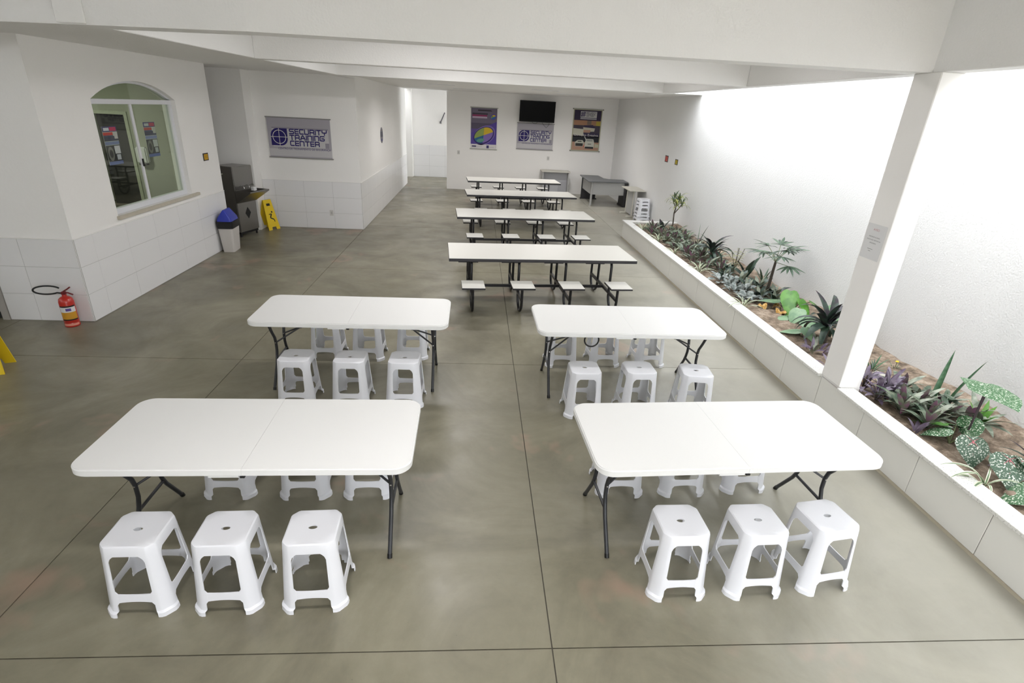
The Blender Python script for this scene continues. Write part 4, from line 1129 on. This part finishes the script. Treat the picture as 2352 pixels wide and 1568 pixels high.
# far end: variegated dracaena on a thin trunk
t = plant('variegated_dracaena', 'yellow-green variegated dracaena on a thin trunk at the far planter end', 'plant', 4.22, 11.42)
MB().tube([(0, 0, 0), (.01, -.01, .2), (.0, 0, .42), (.02, 0, .52)], .014, 8).tube([(0, 0, .40), (.06, -.05, .52), (.10, -.08, .60)], .010, 8).tube([(.02, 0, .5), (-.02, .03, .62)], .009, 8).build('trunk', STEM, t, smooth=60)
for cx, cy_, cz, n in ((.02, 0, .56, 22), (.11, -.09, .60, 20), (-.03, .03, .64, 20), (.06, -.03, .70, 16)):
    for i in range(n):
        o = obj('leaf', LB_SONG[i % 3], t); s = rp.uniform(.55, .9)
        o.location = (cx, cy_, cz + rp.uniform(-.05, .06)); o.rotation_euler = (0, rp.uniform(-.3, .2), i*2.4); o.scale = (s, s, s)
rosette('dark_cordyline', 'dark purple broad-leaved plant at the far planter end', 4.02, 11.42, [leaf_mesh(.34, .10, .4, 72, .2, mats=L_CORD, wide=.6, base=.6)]*1 + LB_DRK[:1], 7)
ORD = ['first', 'second', 'third', 'fourth', 'fifth', 'sixth', 'seventh', 'eighth', 'ninth', 'tenth', 'eleventh', 'twelfth', 'thirteenth', 'fourteenth', 'fifteenth', 'sixteenth', 'seventeenth', 'eighteenth', 'nineteenth', 'twentieth', 'twenty-first', 'twenty-second']
FAR = 'grey-green rosettes at the far planter end'
PTS = [(3.86, 11.55), (3.74, 11.22), (3.80, 10.85), (4.05, 11.0), (4.25, 11.15), (3.76, 10.4), (3.98, 10.55), (3.88, 10.0), (4.1, 10.15), (3.74, 9.8), (3.84, 9.55), (4.05, 9.7), (3.80, 9.22), (4.12, 9.35), (4.28, 9.8), (4.2, 10.5), (4.0, 9.1), (3.74, 8.85), (4.24, 9.05), (3.78, 8.42), (4.0, 8.3), (4.26, 10.75)]
for k, (x, y) in enumerate(sorted(PTS, key=lambda p: -p[1])):
    rosette('rhoeo_plant', 'low grey-green rosette, %s counted from the far planter end' % ORD[k], x, y, LB_RHEO, 18, (.0, .05), group=FAR, z=(0, .05), scale=(.75, 1.15))
SPG = 'spider plants along the coping'
for x, y, lb in ((3.60, 11.45, 'spider plant with striped blades at the far corner of the coping'), (3.58, 9.36, 'spider plant with striped blades bending over the far coping'),
              (3.60, 8.2, 'spider plant with striped blades before the dark cordyline'), (3.60, 10.35, 'spider plant with striped blades in the far half of the coping'), (3.57, 6.55, 'spider plant with striped blades over the coping joint near the silver leaves')):
    rosette('spider_plant', lb, x, y, LB_SPID, 14, (0, .01), scale=(.75, 1.1), group=SPG)
t = rosette('thin_blade_plant', 'plant with three long thin blades against the white wall', 4.24, 9.98, LB_RHEO, 10, (0, .04))
for a, tl, s in ((1.2, -8, .8), (-1.5, -2, .95), (-.9, 22, 1.0)):
    o = obj('blade', LB_THIN[0 if tl < 10 else 1], t); o.rotation_euler = (0, math.radians(tl), a); o.scale = (s, s, s)
def short_trunk(h, r=.02):
    def f(t): MB().tube([(0, 0, -.02), (.01, .01, h*.5), (0, 0, h)], r, 8, r1=r*.8).build('trunk', STEM, t, smooth=60)
    return f
rosette('dark_cordyline', 'large dark cordyline with arching leaves beside the second refectory table', 3.98, 8.72, LB_CORD, 24, scale=(.7, 1.05), z=(.16, .26), stem=short_trunk(.24, .035))
# twiggy shrub
t = plant('twig_shrub', 'small yellow-green twiggy shrub against the white wall', 'shrub', 4.26, 8.38)
m = MB(); lm = MB()
for k in range(6):
    a = k*1.1; h_ = rp.uniform(.25, .45); x1, y1 = .10*math.cos(a), .10*math.sin(a)
    m.tube([(0, 0, 0), (x1*.4, y1*.4, h_*.5), (x1, y1, h_)], .004, 5)
    for q in range(12):
        u = .3 + .7*q/12; px_, py_, pz = x1*u, y1*u, h_*u; b = q*2.4; r = .035
        ux, uy = math.cos(b), math.sin(b)
        lm.add([(px_, py_, pz), (px_+ux*r-uy*.012, py_+uy*r+ux*.012, pz+.006), (px_+ux*r*1.9, py_+uy*r*1.9, pz), (px_+ux*r+uy*.012, py_+uy*r-ux*.012, pz+.006)], [(0, 1, 2, 3)])
m.build('stems', STEM, t, smooth=60); lm.build('foliage', L_TWIG, t)
rosette('broad_leaf_plant', 'plant with broad upright dark leaves left of the lady palm', 4.26, 7.98, LB_BIG, 5, scale=(.7, .95))
SIL = 'silver-leaved ground plants'
for k, (x, y) in enumerate(((3.74, 7.75), (3.90, 7.55), (3.76, 7.45), (3.88, 7.2), (3.70, 7.15), (3.86, 6.9), (3.72, 6.8))):
    rosette('silver_leaf_plant', 'broad silver-leaved plant at the coping, %s counted towards the column' % ORD[k], x, y, LB_SILV, 12, (.0, .07), z=(.0, .09), group=SIL)
DG = 'dark green plants around the lady palm'
for k, (x, y) in enumerate(((4.05, 8.1), (4.08, 7.75), (4.25, 7.5), (4.02, 7.4), (4.3, 7.15), (4.02, 7.0), (3.92, 7.95), (4.14, 6.82))):
    rosette('dark_leaf_plant', 'dark green plant around the lady palm foot, %s counted from the far side' % ORD[k], x, y, LB_DRK, 13, (0, .04), group=DG, scale=(.7, 1.05))
# lady palm
t = plant('lady_palm', 'small fan palm with fringed fingers standing before the white wall', 'palm', 4.18, 7.14)
MB().tube([(0, 0, -.02), (.0, -.02, .2), (-.01, -.05, .4), (-.02, -.08, .54)], .024, 9, r1=.016).build('trunk', STEM, t, smooth=60)
FING = [leaf_mesh(.30, .042, .25, 0, .3, 5, mats=L_PALM, wide=.5, base=.5), leaf_mesh(.26, .038, .6, 0, .3, 5, mats=L_PALMD, wide=.5, base=.5)]
for k, (a, el, ln) in enumerate(((-1.1, 52, .27), (-.2, 60, .22), (1.9, 45, .26), (2.8, 35, .22), (-1.9, 28, .28), (.9, 70, .24), (1.4, 15, .24), (-1.4, 2, .26), (-2.6, 50, .18), (-1.6, 62, .20))):
    e = math.radians(el); ex, ey, ez = ln*math.cos(e)*math.cos(a), ln*math.cos(e)*math.sin(a), ln*math.sin(e)
    fr = MB().tube([(-.02, -.08, .52), (-.02+ex*.5, -.08+ey*.5, .52+ez*.6), (-.02+ex, -.08+ey, .52+ez)], .004, 5).build('leaf_stalk', STEMG, t, smooth=60)
    for j in range(9):
        o = obj('leaf_finger', FING[j % 2], fr); fa = a + (j-4)*.36
        o.location = (-.02+ex, -.08+ey, .52+ez); s = rp.uniform(.75, 1.05)*(1-.06*abs(j-4))
        o.rotation_euler = (rp.uniform(-.3, .3), -e*.45*math.cos((j-4)*.36) + .15, fa); o.scale = (s, s, s)
rosette('palm_seedling', 'small young palm shoot beside the lady palm trunk', 4.42, 7.72, [leaf_mesh(.30, .03, .3, 66, .3, mats=L_PALM)], 8)
# anthuriums
def stalked(name, label, x, y, items, cat='plant', stalk=STEMG, group=None):
    t = plant(name, label, cat, x, y, 0, group)
    for me, lx, ly, lz, rz, tilt, s in items:
        k = MB().tube([(0, 0, 0), (lx*.45, ly*.45, lz*.6), (lx, ly, lz)], .006, 6).build('leaf_stalk', stalk, t, smooth=60)
        o = obj('leaf', me, k); o.location = (lx, ly, lz); o.rotation_euler = (0, math.radians(tilt), rz); o.scale = (s, s, s)
    return t
stalked('anthurium', 'bright green anthurium with large heart leaves right of the lady palm', 4.16, 6.42,
        [(H_BRIGHT, -.06, .02, .26, -2.0, 38, 1.1), (H_BRIGHT, .05, -.10, .20, -1.2, 35, .8), (H_SOFT, -.12, .18, .12, 2.6, 5, 1.1), (H_BRIGHT, .14, -.14, .22, -.4, 20, .6)])
stalked('anthurium', 'pale green anthurium with round leaves before the large dark rosette', 4.08, 6.05,
        [(H_SOFT, -.05, .02, .16, -2.4, 30, 1.1), (H_SOFT, .02, -.08, .10, -2.0, 25, 1.1), (H_SOFT, -.16, .05, .07, 3.0, 10, .9)])
stalked('anthurium', 'single tall green anthurium leaf against the wall above the dark rosette', 4.42, 6.12, [(H_SOFT, .0, -.16, .24, -1.3, 35, 1.3)])
stalked('anthurium', 'low light green anthurium leaves at the coping left of the column', 3.84, 5.62, [(H_SOFT, -.04, .02, .07, 2.6, 10, 1.0), (H_SOFT, .04, -.02, .10, -1.6, 20, .9)])
rosette('dark_cordyline', 'large dark purple-green rosette left of the white column', 4.0, 5.45, LB_CORD, 28, scale=(.85, 1.2), z=(.10, .20), stem=short_trunk(.18, .04))
rosette('purple_plant', 'small purple plant between the column and the dark rosette', 3.66, 4.78, LB_PURP, 8, (0, .03))
rosette('grey_leaf_plant', 'low grey purple leaves at the foot of the large dark rosette', 3.75, 5.2, LB_PURP + LB_RHEO[:1], 16, (0, .14))
# dry fallen leaves
for k, (x, y, r, lb) in enumerate(((3.84, 6.58, .4, 'curled tan dry leaf on the soil right of the silver leaves'), (3.98, 6.35, 2.0, 'curled tan dry leaf under the bright anthurium'), (4.06, 6.6, 1.2, 'small tan dry leaf behind the bright anthurium'))):
    m = MB(); v = []
    for i in range(6):
        for j in range(5):
            u, w_ = i/5-.5, j/4-.5; sc_ = 1 - (2*abs(u))**2*.8
            v.append((u*.16, w_*.11*sc_, .05 - .22*w_*w_*sc_ + .02*math.sin(i*1.7)))
    m.add(v, [(i*5+j, i*5+j+1, (i+1)*5+j+1, (i+1)*5+j) for i in range(5) for j in range(4)])
    tag(m.build('dry_leaf', L_DRY, smooth=80, loc=(x, y, SZ+.01), rot=(0, 0, r)), lb, 'leaf', 'dry fallen leaves')
# right section beyond the column
PG = 'purple trailing plants beside the column'
for k, (x, y, lb) in enumerate(((3.72, 4.34, 'purple leafy plant just right of the column on the coping side'), (3.78, 4.12, 'purple leafy plant, second right of the column'), (3.66, 4.08, 'purple leafy plant leaning on the coping right of the column'), (3.88, 4.24, 'purple leafy plant below the white stone'))):
    t = rosette('purple_plant', lb, x, y, LB_PURP, 18, (.0, .07), z=(.02, .16), group=PG)
    MB().tube([(0, 0, 0), (.02, .01, .14)], .006, 6).tube([(0, 0, 0), (-.03, -.02, .12)], .006, 6).tube([(0, 0, 0), (.03, -.04, .13)], .006, 6).build('stems', STEM, t)
rosette('grass_tuft', 'green grass tuft right behind the column', 4.08, 4.72, LB_GRASS, 18, (0, .03))
t = rosette('flower_plant', 'tiny plant with a yellow flower on bare soil by the wall', 4.34, 4.74, LB_GRASS, 10, (0, .02), scale=(.4, .6))
MB().tube([(0, 0, 0), (.0, 0, .10)], .003, 5).build('stalk', STEMG, t); MB().lathe([(.001, 0), (.018, .006), (.012, .014), (.001, .016)], 10, (0, 0, .10)).build('flower', YELLOW, t, smooth=60)
rosette('dried_plant', 'dried yellow-brown clump at the foot of the column', 3.76, 4.50, [leaf_mesh(.13, .03, 1.6, 60, mats=L_DRY), leaf_mesh(.10, .03, 1.0, 80, mats=L_DRY)], 26, (0, .04), z=(0, .10))
def stone(x, y, s, mt, lb, grp):
    m = MB(); n = 10; rows = []
    for i in range(6):
        ph = -PI/2 + PI*i/5
        rows.append([(math.cos(ph)*math.cos(2*PI*j/n)*s*1.4*(1+.12*math.sin(3*j+i)), math.cos(ph)*math.sin(2*PI*j/n)*s, (math.sin(ph)*.7+.45)*s) for j in range(n)])
    loft(rows, m); tag(m.build('stone', mt, smooth=80, loc=(x, y, SZ+.005), rot=(0, 0, x*9)), lb, 'stone', grp)
ST = mat('pale_stone', (206, 202, 190), .7, var=(20, .1)); ST2 = mat('brown_stone', (150, 132, 116), .8, var=(20, .15))
stone(4.06, 4.58, .05, ST, 'white rounded stone on the soil right of the column', 'planter stones'); stone(3.98, 4.46, .035, ST, 'smaller white stone under the purple leaves', 'planter stones')
stone(3.72, 2.72, .06, ST2, 'brownish stone on the soil at the right picture edge', 'planter stones')
RG = 'purple-green rosettes right of the column'
for k, (x, y) in enumerate(((3.98, 4.20), (4.02, 4.02), (3.80, 3.95), (4.16, 3.92), (3.92, 3.90), (3.72, 3.84), (4.04, 3.75), (3.86, 3.72), (4.18, 3.70), (3.76, 3.60))):
    rosette('rhoeo_plant', 'purple and green rosette right of the column, %s counted away from it' % ORD[k], x, y, LB_RHEO, 17, (0, .02), group=RG, z=(.0, .07))
for x, y, a, tl, lb in ((4.08, 3.96, .6, 4, 'tall stiff sansevieria blade, left of the two before the white wall'), (4.17, 3.92, -.5, 8, 'tall stiff sansevieria blade, right of the two before the white wall')):
    t = plant('sansevieria', lb, 'plant', x, y, 0, 'tall sansevieria blades')
    o = obj('blade', LB_SANS[0], t); o.rotation_euler = (0, math.radians(tl), a); o.scale = (.98, .98, .98)
    o = obj('blade', LB_SANS[0], t); o.rotation_euler = (0, math.radians(tl-14), a+2.2); o.scale = (.35, .6, .35)
stalked('caladium', 'caladium with one very large spotted leaf on a tall dark stalk', 3.98, 3.46,
        [(H_CALBIG, .04, .02, .49, -1.9, -4, 1.12), (H_CAL, .05, .05, .16, -2.2, 32, .75), (H_CALBIG, .03, .03, .485, 1.5, 6, .75)], stalk=mat('dark_stalk', (66, 54, 58), .5))
rosette('rhoeo_plant', 'large grey-green rosette close to the white wall right of the sansevieria', 4.26, 3.66, [leaf_mesh(.34, .05, .9, 62, mats=L_RHEO), leaf_mesh(.32, .05, 1.4, 45, mats=L_RHEO), leaf_mesh(.26, .05, .4, 78, mats=L_BRIGHT)], 16)
stalked('caladium', 'spotted caladium with green leaves left of the tall stalk', 3.82, 3.42, [(H_CAL, -.05, .02, .12, 2.6, 22, .7), (H_CAL, .06, .06, .14, 1.0, 18, .6), (heart_mesh(.26, .12, L_BRIGHT, .3), -.02, .1, .13, 2.0, 15, .9), (H_CAL, .08, -.06, .12, -.8, 28, .7)])
stalked('caladium', 'spotted caladium leaf with pink midrib beside the coping stain', 3.76, 3.20, [(H_CALD, .0, .0, .17, -2.0, 38, .95), (H_CALD, .14, -.02, .10, -.4, 30, .7)])
stalked('caladium', 'spotted caladium with pink-red centre next to the arching spider plant', 3.80, 2.90, [(H_CALD, -.02, .03, .20, -2.1, 30, 1.0), (H_CALD, .04, .0, .21, -.3, 18, .75), (H_CALD, .0, .06, .20, 1.9, 12, .6)])
stalked('caladium', 'spotted caladium at the right picture edge', 3.84, 2.62, [(H_CAL, -.05, .06, .14, 2.9, 25, 1.0), (H_CAL, .05, -.03, .12, -.6, 30, .9)])
t = plant('spider_plant', 'white-striped spider plant arching over the near coping', 'plant', 3.60, 2.86, 0, SPG)
for i, (a, tl, s) in enumerate(((2.75, -4, 1.15), (2.95, 6, 1.05), (3.2, -2, 1.15), (2.4, 10, .9), (-.6, -10, .8), (.8, -20, .7), (-2.2, 0, .7), (1.7, -5, .7), (-2.7, 8, .95))):
    o = obj('leaf', LB_SPID[i % 2], t); o.rotation_euler = (0, math.radians(tl), a); o.scale = (s, s*1.3, s)
rosette('dark_blade_plant', 'dark long-bladed plant at the right edge by the wall', 4.14, 2.98, [leaf_mesh(.44, .05, 1.6, 60, .3, 8, mats=L_DARK), leaf_mesh(.40, .045, 1.0, 72, .3, 8, mats=L_CORD)], 11)
rosette('purple_plant', 'small purple sprig on bare soil by the near coping', 3.64, 3.56, LB_PURP, 7, (0, .02))
rosette('purple_plant', 'purple sprig between the spotted caladiums and the wall', 4.0, 3.02, LB_PURP, 8, (0, .03))
